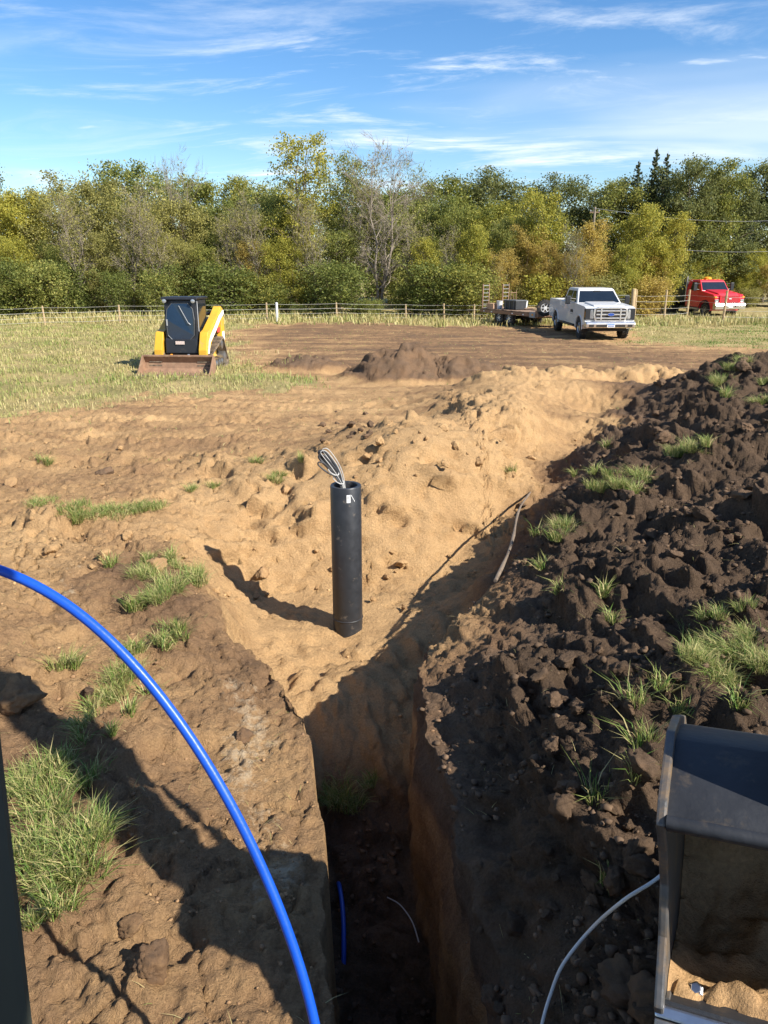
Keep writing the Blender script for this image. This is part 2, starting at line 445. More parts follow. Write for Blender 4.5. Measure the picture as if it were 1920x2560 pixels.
def terrain(x, y, attrs=False, detail=True, split=False):
    x = np.asarray(x, float); y = np.asarray(y, float)
    b, soil = base_fields(x, y)
    # field mounds: peaked dark heap, low heap, far sand ridge
    def heap(cx, cy, rx, ry, h, p=1.0):
        d = np.sqrt(((x - cx) / rx) ** 2 + ((y - cy) / ry) ** 2)
        return h * np.clip(1 - d, 0, None) ** p
    wob = 0.25 * fbm(x * 1.7, y * 1.7, 3, 91)
    hp = heap(.55, 21.0, 1.9, 1.6, .95, 1.0)
    hp = np.maximum(hp, heap(1.9, 20.8, 1.7, 1.1, .62, .7)); hp = np.maximum(hp, heap(-.5, 20.8, 1.0, .9, .34, .8))
    hp = np.maximum(hp, heap(2.6, 20.6, .8, .8, .45, .8))
    hp2 = heap(-2.3, 22.6, 1.4, .9, .42, .7)
    hp3 = np.maximum(heap(4.6, 19.6, 1.5, .8, .38, .7), heap(6.6, 19.8, 1.5, .8, .42, .7))
    hp3 = np.maximum(hp3, heap(3.0, 18.2, 1.4, 1.1, .34, .8))
    hd = np.maximum(hp, hp2); hm = np.maximum(hd, hp3)
    rough_h = sstep(.02, .2, hm)
    b = b + hm * (1 + wob)
    soil = soil * (1 - sstep(.02, .15, hd)) + .30 * sstep(.02, .15, hd) ; soil = np.where(hp3 > hd, np.maximum(soil, sstep(.02, .12, hp3)), soil)
    b = b - 0.14 * sstep(33, 40, y) * sstep(-2, 3, x) + 0.06 * fbm(x * .12, y * .12, 2, 5) * sstep(14, 22, y)
    xl, xr = trench_lr(y); WALL_L = wall_l(y)
    floor = np.interp(y, [-4, 3, 4.5, 5.2, 6.0, 6.7], [-1.65, -1.6, -1.52, -1.36, -1.05, -.93]) + .08 * fbm(x * 1.6, y * 1.6, 3, 33)
    lin = np.clip((x - xl) / WALL_L, 0, 1); tin = (lin * .7 + .3 * lin * lin * (3 - 2 * lin)) * (1 - sstep(0, 1, (x - (xr - WALL_R)) / WALL_R))
    ty = 1 - sstep(7.0, 8.0, y + .25 * perlin(x * 3, y * 0, 8))
    tk = tin * ty
    z = b * (1 - tk) + np.minimum(floor, b) * tk
    if detail or attrs:
        near = 1 - sstep(13, 20, y)
        dark = np.clip(1 - soil * 2.4, 0, 1)
        sand = np.clip(soil * 1.6 - .6, 0, 1)
        pitfloor = np.exp(-(((x + .1) / 1.3) ** 2 + ((y - 8.0) / 1.2) ** 2)) * (b < -.9)
        pitfloor = np.maximum(pitfloor, 0)
        mid = np.clip(1 - dark - sand, 0, 1)
    if detail:
        # dark topsoil: clods on clods
        xs_, ys_ = x, y
        y = y + 1.0 * np.clip(b, -1.2, 1.5); x = x + .6 * b * sstep(.3, 1.2, x) * (1 - sand)
        l1 = lumps(x, y, .62, .55, 1); l2 = lumps(x, y, .30, .6, 2); l3 = lumps(x, y, .14, .7, 3); l4 = lumps(x, y, .065, .75, 4); l5 = lumps(x, y, .034, .8, 6)
        f1 = fbm(x * 1.1, y * 1.1, 5, 11); f2 = fbm(x * 9, y * 9, 3, 21)
        cr = sstep(-.15, .35, fbm(x * .8, y * .8, 3, 15))
        b0 = blocks(x, y, .55, 701); b1 = blocks(x, y, .24, 702); b2 = blocks(x, y, .11, 703); b3 = blocks(x, y, .055, 704)
        cq = sstep(-.25, .3, fbm(x * 1.7 + 3, y * 1.7, 3, 17))
        nd = .22 * l1 + .40 * b0 * cq + .60 * b1 * cr + .60 * b2 * (.25 + .75 * cq) + .42 * b3 + .35 * l3 * cr + .45 * l4 * (1.2 - cr) + .70 * l5 + .12 * f1 + .022 * f2 - .05
        rdg = np.abs(fbm(x * 2.2, y * 1.4, 4, 61))
        hk = sstep(-.05, .35, fbm(x * .9 + 7, y * .9, 3, 16))
        ns = .46 * b0 * hk * (b > -.85) + .60 * b1 * hk * (b > -.88) + .55 * b2 * (.3 + .7 * hk) + .42 * b3 + .30 * blocks(x, y, .03, 705) + .05 * f1 + .028 * l2 * (l2 > .05) * 4 * .5 + .35 * l3 * (hash2(np.floor(x * 2), np.floor(y * 2), 9) > .45) + .35 * l4 + .3 * l5 * (f1 > 0) + .006 * f2 - .05 * (rdg < .06) - .015
        nm = .16 * b1 * cr + .30 * b2 * cr + .42 * b3 + .36 * blocks(x, y, .03, 706) + .045 * f1 + .22 * l2 * (perlin(x * .9, y * .9, 77) > .1) + .38 * l3 * (perlin(x * 1.9, y * 1.9, 78) > .05) + .40 * l4 + .45 * l5 + .008 * f2 - .02
        x, y = xs_, ys_
        n = nd * dark + ns * sand * (1 - .8 * pitfloor) + nm * mid
        n = n * near
        far = 1 - near
        rut = .018 * perlin(x * .35 + 40, y * 2.6, 55) + .012 * perlin(x * .5, y * 5.2, 56)
        n = n + (rut + .03 * f1 * .5 + .16 * l3 + .25 * b1 * (cr - .3) + .12 * b2) * np.clip(far + .4 * sstep(11.5, 14, y), 0, 1)
        # crawler and tyre tracks pressed into the driven ground
        for ty0, tw, per, ph in ((13.6, .20, .17, 0), (14.9, .20, .17, 1), (16.3, .22, .21, 2), (17.4, .22, .21, 3), (18.6, .20, .17, 4)):
            dy_ = y - (ty0 + .35 * np.sin(x * .17 + ph) + .02 * x)
            inb = np.exp(-(dy_ / tw) ** 4) * (1 - sstep(.15, .35, np.abs(b))) * (perlin(x * .35 + ph * 7, y * .1, 90) > -.25)
            n = n - inb * (.030 - .022 * (np.sin((x + .5 * np.abs(dy_)) * 6.2832 / per) > 0)) + .02 * np.exp(-((np.abs(dy_) - tw * 1.25) / .06) ** 2) * (1 - sstep(.15, .35, np.abs(b)))
        n = n + rough_h * (.22 * l2 + .3 * l3 + .30 * b1 + .3 * b2 + .05 * f1)
        n = n * (1 - tk) + tk * (.10 * f1 + .5 * l2 + .7 * l3 + .5 * l4 - .05)
        # wall zone stays clean so the cut edge reads as a cut
        wz = np.minimum(np.clip(np.abs(x - xl) / .08 + sstep(4.4, 5, y), 0, 1), np.clip(np.abs(x - xr) / .10, 0, 1))
        n = n * (1 - ty * (1 - wz) * .75)
        if split: nz_out = n
        else: z = z + n
    if not attrs: return z
    grass, dirt, gl, gr, strip = cover_fields(x, y)
    ffar = sstep(12.2, 14.5, y + .6 * perlin(x * .6, y * .6, 66)) * (1 - sstep(0.05, .2, hm)) * (1 - sstep(.12, .3, b))
    cover = grass * ffar
    soil2 = soil * (1 - ffar) + ffar * (.80 - .30 * dirt + .24 * perlin(x * .22 + 4, y * 1.5, 57) + .20 * perlin(x * .45 + 9, y * 3.7, 58) + .10 * perlin(x * 1.1, y * 9, 59))
    crust = np.exp(-((x - xl + .38 + .25 * perlin(y * 1.1, x * 0, 31)) / .36) ** 2) * sstep(2.4, 3.2, y) * (1 - sstep(5.0, 5.8, y)) * (x < xl)
    crust = np.maximum(crust, np.exp(-(((x + 3.1 + .3 * (y - 7)) / .22) ** 2)) * sstep(5.6, 6.4, y) * (1 - sstep(8.2, 9.2, y)) * .9)
    crust = np.maximum(crust, np.exp(-(((x - .95) / .3) ** 2 + ((y - 6.3) / .4) ** 2)) * .8)
    wallr = sstep(-.01, .02, x - (xr - WALL_R)) * (1 - sstep(-.005, .012, x - xr)) * ty
    walll = sstep(-.01, .01, x - xl) * (1 - sstep(.0, .03, x - xl - WALL_L)) * ty
    layer = np.where(z > -.32 + .06 * perlin(y * 2, y * 0, 39), .16, .60 + .2 * perlin(y * 1.3, z * 6, 38))
    soil2 = soil2 * (1 - wallr) + wallr * layer; soil2 = np.maximum(soil2, walll * .95)
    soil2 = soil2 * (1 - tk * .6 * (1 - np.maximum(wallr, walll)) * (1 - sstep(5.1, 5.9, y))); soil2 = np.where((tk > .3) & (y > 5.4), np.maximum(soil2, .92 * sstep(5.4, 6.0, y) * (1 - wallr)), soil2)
    damp = sstep(.1, .6, tk)
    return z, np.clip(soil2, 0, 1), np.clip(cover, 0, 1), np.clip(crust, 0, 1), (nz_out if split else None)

def build_ground():
    ys = list(np.linspace(-4, 1.7, 30)); y = 1.7
    while y < 48:
        y += .0125 + .0017 * max(0, y - 1.8) ** 1.25
        ys.append(y)
    d = .5
    while y < 900:
        d *= 1.22; y += d; ys.append(y)
    ys = np.array(ys); R = len(ys)
    xl, xr = trench_lr(ys); WALL_L = wall_l(ys)
    W = .60 * np.clip(ys, 0, None) + 2.6
    nl, nw, nf, nv, nr = 262, 20, 52, 46, 296
    def seg(a, b, n): return a[:, None] + (b - a)[:, None] * (np.arange(n) / n)[None, :]
    cols = [seg(-W, xl - .03, nl), seg(xl - .03, xl + WALL_L + .03, nw), seg(xl + WALL_L + .03, xr - WALL_R - .03, nf), seg(xr - WALL_R - .03, xr + .03, nv), seg(xr + .03, W, nr), W[:, None]]
    X = np.hstack(cols)
    ext = np.cumsum(1.35 ** np.arange(22) * .3)
    X = np.hstack([X[:, :1] - ext[::-1][None, :], X, X[:, -1:] + ext[None, :]])
    Cn = X.shape[1]
    Y = np.repeat(ys[:, None], Cn, 1)
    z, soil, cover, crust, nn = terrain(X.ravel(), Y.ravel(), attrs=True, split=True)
    xf, yf = X.ravel().copy(), Y.ravel()
    # wall faces bulge and flake sideways
    xlf, xrf = trench_lr(yf); WALL_L = wall_l(yf)
    wr = np.exp(-((xf - (xrf - WALL_R * .5)) / .07) ** 2) * (1 - sstep(5.8, 6.8, yf))
    xf += wr * (.06 * perlin(yf * 1.6, z * 1.1, 81) + .035 * perlin(yf * 1.1 + z * .5, z * 7, 82) + .018 * perlin(yf * 3 + z, z * 19, 84) + .010 * perlin(yf * 24, z * 5, 83))
    P3 = np.column_stack([xf, yf, z]).reshape(R, Cn, 3)
    gu = np.gradient(P3, axis=1); gv = np.gradient(P3, axis=0)
    nrm = np.cross(gu, gv); nrm /= np.linalg.norm(nrm, axis=2)[:, :, None] + 1e-12
    nrm[:, :, 2] = np.maximum(nrm[:, :, 2], .45); nrm /= np.linalg.norm(nrm, axis=2)[:, :, None]
    onw = np.maximum(np.exp(-((xf - (xrf - WALL_R * .5)) / .10) ** 2), np.exp(-((xf - (xlf + .025)) / .07) ** 2) * (yf < 4.6)) * (1 - sstep(5.8, 6.8, yf))
    onw = onw.reshape(R, Cn)[:, :, None]
    nrm = nrm * (1 - onw) + np.array([0, 0, 1.]) * onw
    V = (P3 + nrm * nn.reshape(R, Cn)[:, :, None]).reshape(-1, 3)
    i = np.arange(R * Cn).reshape(R, Cn)
    F = np.stack([i[:-1, :-1], i[:-1, 1:], i[1:, 1:], i[1:, :-1]], -1).reshape(-1, 4)
    me = np_mesh('ground', V, F, smooth=True)
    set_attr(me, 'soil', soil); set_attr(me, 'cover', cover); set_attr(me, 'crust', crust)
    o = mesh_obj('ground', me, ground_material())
    tag(o, kind='structure')
    return o

def soil_nodes(N, L, soil, tcn):
    """colour of soil from a 0..1 sand share, broken up by noise"""
    def nz(scale, detail=8, rough=.6):
        n = N.new('ShaderNodeTexNoise'); n.inputs['Scale'].default_value = scale; n.inputs['Detail'].default_value = detail; n.inputs['Roughness'].default_value = rough
        L.new(tcn, n.inputs['Vector']); return n.outputs['Fac']
    def m(op, a, b):
        n = N.new('ShaderNodeMath'); n.operation = op
        for i, s in enumerate((a, b)):
            if isinstance(s, (int, float)): n.inputs[i].default_value = s
            else: L.new(s, n.inputs[i])
        return n.outputs[0]
    n1, n2, n3 = nz(1.3), nz(7, 8, .65), nz(60, 4, .6)
    v = m('ADD', soil, m('MULTIPLY', m('SUBTRACT', n1, .5), .75))
    v = m('ADD', v, m('MULTIPLY', m('SUBTRACT', n2, .5), .42))
    r = N.new('ShaderNodeValToRGB'); L.new(v, r.inputs[0])
    el = r.color_ramp.elements
    el[0].position = 0.0; el[0].color = (.105, .071, .047, 1)
    el[1].position = 1.0; el[1].color = (.51, .325, .16, 1)
    for p, c in ((.22, (.168, .111, .072)), (.42, (.205, .125, .072)), (.62, (.305, .187, .098)), (.8, (.41, .256, .126))):
        e = el.new(p); e.color = (*c, 1)
    g = N.new('ShaderNodeMapRange'); g.inputs['From Min'].default_value = .3; g.inputs['From Max'].default_value = .7
    g.inputs['To Min'].default_value = .80; g.inputs['To Max'].default_value = 1.18
    L.new(n3, g.inputs['Value'])
    mx = N.new('ShaderNodeMix'); mx.data_type = 'RGBA'; mx.blend_type = 'MULTIPLY'; mx.inputs['Factor'].default_value = 1
    L.new(r.outputs[0], mx.inputs['A']); L.new(g.outputs[0], mx.inputs['B'])
    return mx.outputs['Result'], n1, n2, n3, nz, m

def ground_material():
    M, N, L, bs = nodes_of('ground_soil')
    tcn = N.new('ShaderNodeTexCoord').outputs['Object']
    def attr(a):
        n = N.new('ShaderNodeAttribute'); n.attribute_name = a; return n.outputs['Fac']
    colr, n1, n2, n3, nz, m = soil_nodes(N, L, attr('soil'), tcn)
    # pale dry crust
    cr = m('MULTIPLY', attr('crust'), 1.0)
    crn = N.new('ShaderNodeMapRange'); crn.inputs['From Min'].default_value = .69; crn.inputs['From Max'].default_value = .80
    L.new(m('ADD', m('MULTIPLY', cr, .30), m('ADD', m('MULTIPLY', nz(9, 8, .75), .55), m('MULTIPLY', n1, .28))), crn.inputs['Value'])
    mc = N.new('ShaderNodeMix'); mc.data_type = 'RGBA'; L.new(crn.outputs[0], mc.inputs['Factor']); L.new(colr, mc.inputs['A'])
    mc.inputs['B'].default_value = (.54, .42, .28, 1)
    # straw and short grass
    gr = N.new('ShaderNodeValToRGB'); L.new(m('ADD', m('MULTIPLY', nz(.7, 6, .6), .7), m('MULTIPLY', nz(9, 6, .7), .35)), gr.inputs[0])
    e = gr.color_ramp.elements
    e[0].position = .38; e[0].color = (.22, .20, .08, 1); e[1].position = .62; e[1].color = (.42, .32, .15, 1)
    cv = N.new('ShaderNodeMapRange'); cv.inputs['From Min'].default_value = .42; cv.inputs['From Max'].default_value = .72
    L.new(m('ADD', m('MULTIPLY', attr('cover'), .72), m('MULTIPLY', nz(3.5, 8, .7), .42)), cv.inputs['Value'])
    mg = N.new('ShaderNodeMix'); mg.data_type = 'RGBA'; L.new(cv.outputs[0], mg.inputs['Factor']); L.new(mc.outputs['Result'], mg.inputs['A']); L.new(gr.outputs[0], mg.inputs['B'])
    L.new(mg.outputs['Result'], bs.inputs['Base Color'])
    bs.inputs['Roughness'].default_value = .95
    bs.inputs['Specular IOR Level'].default_value = .05
    b1 = N.new('ShaderNodeBump'); b1.inputs['Strength'].default_value = 1.0; b1.inputs['Distance'].default_value = .05
    L.new(m('ADD', m('MULTIPLY', nz(28, 8, .72), 1.0), m('MULTIPLY', nz(110, 4, .6), .35)), b1.inputs['Height'])
    L.new(b1.outputs[0], bs.inputs['Normal'])
    return M

ground = build_ground()

def hit(u, v, tmax=70.0):
    """where a line of sight meets the ground"""
    d = ray(u, v)
    ts = np.concatenate([np.arange(1.5, 14, .03), np.arange(14, tmax, .15)])
    z = terrain(d[0] * ts, d[1] * ts)
    k = np.argmax(CAM_H + d[2] * ts <= z)
    t = ts[k] if (CAM_H + d[2] * ts <= z).any() else ts[-1]
    return Vector((d[0] * t, d[1] * t, float(z[k])))
def gz(x, y): return float(terrain(np.array([x]), np.array([y]))[0])
# ------------------------------------------------------------------ trees and shrubs
def leaf_material(name, c0, c1, c2, spread=.25):
    if name in MATS: return MATS[name]
    M, N, L, bs = nodes_of(name)
    a = N.new('ShaderNodeAttribute'); a.attribute_name = 'tint'
    oi = N.new('ShaderNodeObjectInfo')
    ad = N.new('ShaderNodeMath'); ad.operation = 'MULTIPLY_ADD'; ad.inputs[1].default_value = spread; L.new(oi.outputs['Random'], ad.inputs[0])
    sb = N.new('ShaderNodeMath'); sb.operation = 'SUBTRACT'; sb.inputs[1].default_value = spread / 2
    L.new(a.outputs['Fac'], sb.inputs[0]); L.new(sb.outputs[0], ad.inputs[2])
    r = N.new('ShaderNodeValToRGB'); L.new(ad.outputs[0], r.inputs[0])
    e = r.color_ramp.elements; e[0].position = .08; e[0].color = (*c0, 1); e[1].position = .95; e[1].color = (*c2, 1)
    q = e.new(.5); q.color = (*c1, 1)
    L.new(r.outputs[0], bs.inputs['Base Color']); bs.inputs['Roughness'].default_value = .6
    bs.inputs['Specular IOR Level'].default_value = .25
    tr = N.new('ShaderNodeBsdfTranslucent'); L.new(r.outputs[0], tr.inputs['Color'])
    mx = N.new('ShaderNodeMixShader'); mx.inputs[0].default_value = .45
    L.new(bs.outputs[0], mx.inputs[1]); L.new(tr.outputs[0], mx.inputs[2])
    L.new(mx.outputs[0], N['Material Output'].inputs['Surface'])
    MATS[name] = M
    return M

BARK = mat('bark', (.16, .12, .085), .9, var=.35, scale=5, bump=.4, bscale=14)
BARK_PALE = mat('bark_pale', (.23, .19, .145), .9, var=.3, scale=5, bump=.4, bscale=14)

def leaf_mesh(name, C, size, tint, rng, flat=0.0, droop=None):
    n = len(C)
    nr = rng.normal(size=(n, 3)); nr[:, 2] += flat
    nr /= np.linalg.norm(nr, axis=1)[:, None]
    t = rng.normal(size=(n, 3)) if droop is None else droop + .4 * rng.normal(size=(n, 3))
    a = np.cross(nr, t); a /= np.linalg.norm(a, axis=1)[:, None] + 1e-9
    b = np.cross(nr, a)
    s = size[:, None]
    w = .62
    V = np.stack([C - b * s, C + a * s * w + nr * s * .12, C + b * s, C - a * s * w + nr * s * .12], 1).reshape(-1, 3)
    F = np.arange(4 * n).reshape(n, 4)
    me = np_mesh(name, V, F)
    set_attr(me, 'tint', np.repeat(tint, 4))
    return me

def broadleaf(H, spread, seed, leaves=6500, leaf=.14, base=.18, dens=1.0, twig=False, multi=1, clump=.42, shape='round'):
    """trunk with limbs, and leaf clusters round the branch ends; returns trunk mesh builder, leaf centres"""
    rng = np.random.default_rng(seed)
    mb = MB(); tips = []
    stems = []
    for s in range(multi):
        a0 = rng.uniform(0, 6.28); lean = (.05 if multi == 1 else .22) * H
        top = np.array([math.cos(a0) * lean * rng.uniform(.3, 1), math.sin(a0) * lean * rng.uniform(.3, 1), H * rng.uniform(.86, .95)])
        k = 7
        pts = [np.array([math.cos(a0) * .12 * (multi > 1), math.sin(a0) * .12 * (multi > 1), -.1]) + (top - 0) * t + np.array([*(rng.normal(size=2) * .02 * H * math.sin(t * 3.14)), 0]) for t in np.linspace(0, 1, k)]
        r0 = H * (.017 if multi == 1 else .011)
        mb.tube(pts, [r0 * (1 - .88 * t) for t in np.linspace(0, 1, k)], 7)
        stems.append((pts, r0))
    nl = int(26 * dens / multi) + 6
    for pts, r0 in stems:
        P = np.array(pts)
        for i in range(nl):
            t = base + (1 - base) * (i + rng.uniform(0, 1)) / nl
            j = t * (len(P) - 1); q = int(min(j, len(P) - 2)); p = P[q] + (P[q + 1] - P[q]) * (j - q)
            if shape == 'round': env = math.sqrt(max(0.05, 1 - ((t - .52) / .62) ** 2))
            elif shape == 'vase': env = .35 + .75 * t if t < .75 else 1.0 - 1.6 * (t - .75)
            else: env = 1.05 - .75 * t
            Lr = spread * env * rng.uniform(.6, 1.1)
            az = i * 2.4 + rng.uniform(-.5, .5); el = rng.uniform(.15, .8) if not twig else rng.uniform(.5, 1.1)
            d = np.array([math.cos(az) * math.cos(el), math.sin(az) * math.cos(el), math.sin(el)])
            m = [p, p + d * Lr * .5 + rng.normal(size=3) * .05 * Lr, p + d * Lr + np.array([0, 0, .1 * Lr])]
            rb = r0 * (1 - .88 * t) * .55
            mb.tube(m, [rb, rb * .6, rb * .15], 4, False)
            ns = 5 if not twig else 9
            for b in range(ns):
                tt = rng.uniform(.3, 1.0)
                o = m[0] + (m[2] - m[0]) * tt
                d2 = d * .6 + rng.normal(size=3) * .6 + np.array([0, 0, .35]); d2 /= np.linalg.norm(d2)
                l2 = Lr * rng.uniform(.25, .5)
                e = o + d2 * l2
                mb.tube([o, o + d2 * l2 * .5 + rng.normal(size=3) * .04, e], [rb * .35, rb * .22, rb * .06 + .002], 3, False)
                tips += [e, o + d2 * l2 * .55]
                if twig:
                    for c in range(4):
                        d3 = d2 + rng.normal(size=3) * .5; d3 /= np.linalg.norm(d3)
                        st = o + d2 * l2 * rng.uniform(.3, 1)
                        mb.tube([st, st + d3 * l2 * .6], [.009, .004], 3, False)
    tips = np.array(tips)
    pick = tips[rng.integers(0, len(tips), leaves)]
    cl_t = rng.uniform(0, 1, len(tips))
    idx = rng.integers(0, len(tips), leaves)
    C = tips[idx] + rng.normal(size=(leaves, 3)) * np.array([clump, clump, clump * .75]) * rng.uniform(.3, 1.1, leaves)[:, None]
    zt = np.quantile(C[:, 2], .996); C = C[(C[:, 2] < zt + .12)]; idx = idx[:len(C)]; leaves = len(C)
    C[:, 2] = np.maximum(C[:, 2], .15)
    tint = np.clip(.55 * cl_t[idx] + .45 * rng.uniform(0, 1, leaves), 0, 1)
    size = leaf * rng.uniform(.55, 1.25, leaves)
    return mb, C, size, tint, rng

LEAFM = {
 'green': leaf_material('leaf_green', (.125, .155, .035), (.24, .25, .055), (.42, .37, .085)),
 'yellow_green': leaf_material('leaf_yellow_green', (.19, .215, .04), (.37, .35, .06), (.56, .47, .085)),
 'brown': leaf_material('leaf_brown', (.16, .16, .05), (.30, .28, .085), (.45, .40, .11)),
 'olive': leaf_material('leaf_olive', (.13, .165, .045), (.25, .275, .07), (.44, .40, .11)),
 'orange': leaf_material('leaf_orange', (.27, .20, .065), (.46, .34, .09), (.62, .48, .11)),
 'dark': leaf_material('leaf_dark', (.095, .115, .04), (.16, .175, .055), (.27, .27, .085)),
 'shrub': leaf_material('leaf_shrub', (.085, .115, .03), (.16, .19, .045), (.27, .28, .07)),
 'needle': leaf_material('needle', (.055, .08, .045), (.10, .13, .07), (.16, .18, .095)),
}
PROTO = {}
def proto(kind):
    if kind in PROTO: return PROTO[kind]
    cfg = {
     'round_a': dict(H=9, spread=2.7, seed=11, leaves=19000, base=.05, leaf=.085),
     'round_b': dict(H=9, spread=2.3, seed=12, leaves=17000, base=.06, multi=2, leaf=.085),
     'round_c': dict(H=9, spread=3.0, seed=13, leaves=19000, base=.05, multi=3, clump=.5, leaf=.085),
     'tall': dict(H=11, spread=2.4, seed=14, leaves=8500, leaf=.085, base=.30, multi=3, shape='vase', clump=.38, dens=1.2),
     'thin': dict(H=9.5, spread=2.3, seed=15, leaves=2600, base=.2, multi=2, clump=.5, twig=True, leaf=.08),
     'bare': dict(H=10, spread=3.0, seed=16, leaves=240, base=.16, multi=3, clump=.3, twig=True, leaf=.09, dens=1.5, shape='vase'),
     'shrub_a': dict(H=3.2, spread=1.7, seed=17, leaves=6500, base=.02, multi=4, clump=.33, leaf=.075),
     'shrub_b': dict(H=3.0, spread=1.5, seed=18, leaves=5500, base=.02, multi=5, clump=.30, leaf=.075),
     'oak': dict(H=10, spread=3.2, seed=19, leaves=20000, base=.12, clump=.45, leaf=.09),
    }[kind]
    mb, C, size, tint, rng = broadleaf(**cfg)
    tm = bpy.data.meshes.new('trunk'); tm.from_pydata(mb.v, [], mb.f); tm.update()
    cm = leaf_mesh('crown', C, size, tint, rng, flat=.35)
    PROTO[kind] = (tm, cm, cfg['H'], {}, float(C[:, 2].max()))
    return PROTO[kind]

def spruce_proto():
    if 'spruce' in PROTO: return PROTO['spruce']
    rng = np.random.default_rng(23); H = 11.0; mb = MB()
    mb.tube([(0, 0, -.1), (.03, 0, H * .5), (0, .02, H)], [.16, .1, .012], 7)
    C = []; D = []
    z = 1.2
    while z < H - .15:
        t = z / H; Lb = 2.5 * (1 - t) ** .85 + .12; nb = 7 if t < .8 else 5
        a0 = rng.uniform(0, 6.28)
        for k in range(nb):
            az = a0 + k * 6.283 / nb + rng.uniform(-.3, .3); L_ = Lb * rng.uniform(.4, 1.2)
            d = np.array([math.cos(az), math.sin(az), .25 - .35 * (1 - t)])
            p0 = np.array([0, 0, z + rng.uniform(-.12, .12)]); p1 = p0 + d * L_
            mb.tube([p0, p0 + d * L_ * .55 + np.array([0, 0, -.05 * L_]), p1], [.03, .018, .006], 3, False)
            m = int(34 * L_) + 6
            s = rng.uniform(.12, 1, m) ** .8
            side = np.array([-d[1], d[0], 0])
            w = rng.uniform(-1, 1, m) * .30 * (1.15 - s) * min(1.3, L_)
            pts = p0 + d * L_ * s[:, None] + side * w[:, None] + np.array([0, 0, -1.]) * (np.abs(w) * .4 + rng.uniform(0, .12, m))[:, None]
            C.append(pts); D.append(np.tile(d, (m, 1)) + side * np.sign(w)[:, None] * .8)
        z += (.36 + .22 * rng.uniform()) * (.35 + .65 * (1 - t))
    C = np.vstack(C); D = np.vstack(D); n = len(C)
    tm = bpy.data.meshes.new('trunk'); tm.from_pydata(mb.v, [], mb.f); tm.update()
    cm = leaf_mesh('crown', C, .10 * rng.uniform(.6, 1.3, n), rng.uniform(0, 1, n), rng, flat=.6, droop=D)
    PROTO['spruce'] = (tm, cm, H, {}, H)
    return PROTO['spruce']

def tree(name, kind, colour, u, vtop, dist, width=1.0, rz=None, label='', cat='tree', group=None, bark=None):
    """a tree at a bearing and a distance, tall enough that its top reaches the given line of sight"""
    tm, cm, H, cache, ztop = spruce_proto() if kind == 'spruce' else proto(kind)
    x = (u - 960) / FPX * dist * math.cos(PITCH) * 1.02
    y = dist
    d = ray(u, vtop); top = CAM_H + d[2] * (y / d[1])
    g = gz(x, y)
    sc = max(.2, (top - g) / ztop)
    r = empty(name, (x, y, g), random.uniform(0, 6.28) if rz is None else rz)
    r.scale = (sc * width, sc * width, sc)
    bk = bark or BARK
    for nm, me, mm in (('trunk', tm, bk), ('crown', cm, LEAFM[colour])):
        if not me.materials: me.materials.append(mm)
        o = put(bpy.data.objects.new(nm, me), r)
        o.material_slots[0].link = 'OBJECT'; o.material_slots[0].material = mm
    tag(r, label, cat, group)
    return r
random.seed(4)
ZONES = ((150, 'below the lone dark oak'), (345, 'between the lone oak and the track loader'), (560, 'behind the track loader'), (690, 'between the track loader and the white marker post'), (850, 'beside the tallest tree'),
 (1050, 'beside the large leafless tree'), (1200, 'between the leafless tree and the trailer'), (1380, 'behind the trailer'), (1580, 'behind the white pickup'), (1700, 'between the pickup and the red truck'), (9999, 'behind the red truck'))
WORD = {'green': 'leafy green', 'yellow_green': 'yellow-green', 'brown': 'brownish half-withered', 'olive': 'dull olive', 'orange': 'orange-tinged', 'dark': 'dark green broad', 'shrub': 'dense dark green'}
def zone(u): return next(t for q, t in ZONES if u < q)
def row(lst, size):
    for kind, colour, u, v, d, w in lst:
        tree('deciduous_tree', kind, colour, u, v, d, w, label=f'{size} {WORD[colour]} tree {zone(u)}', group=f'{size} trees of the autumn tree line')
# back row
row([('round_a','olive',-60,470,60,1.2),('round_b','olive',130,470,58,1.1),('round_c','brown',250,425,58,1.0),('round_a','olive',350,400,60,1.0),('round_c','olive',430,425,58,1.0),
 ('round_b','green',545,445,58,1.0),('round_a','green',620,440,58,1.0),('round_c','olive',680,450,58,1.0),('round_b','olive',860,450,60,1.1),('round_a','olive',950,470,60,1.1),
 ('round_a','green',1090,445,60,1.1),('oak','dark',1215,420,62,1.0),('oak','dark',1165,445,63,.9),('oak','dark',1290,455,62,1.0),('oak','dark',1385,435,62,1.0),('round_c','dark',1460,440,62,1.0),('round_a','green',1520,450,60,1.0),
 ('oak','dark',1690,390,57,.8),('round_b','green',1730,400,58,.9),('oak','dark',1640,420,60,.9),('oak','dark',1830,420,66,.9),('oak','dark',1900,395,65,.9),('oak','dark',1980,390,65,1.0),('round_a','dark',1770,450,60,1.1),('round_a','olive',1000,480,62,1.1),('round_c','olive',760,480,60,1.1)], 'tall rear')
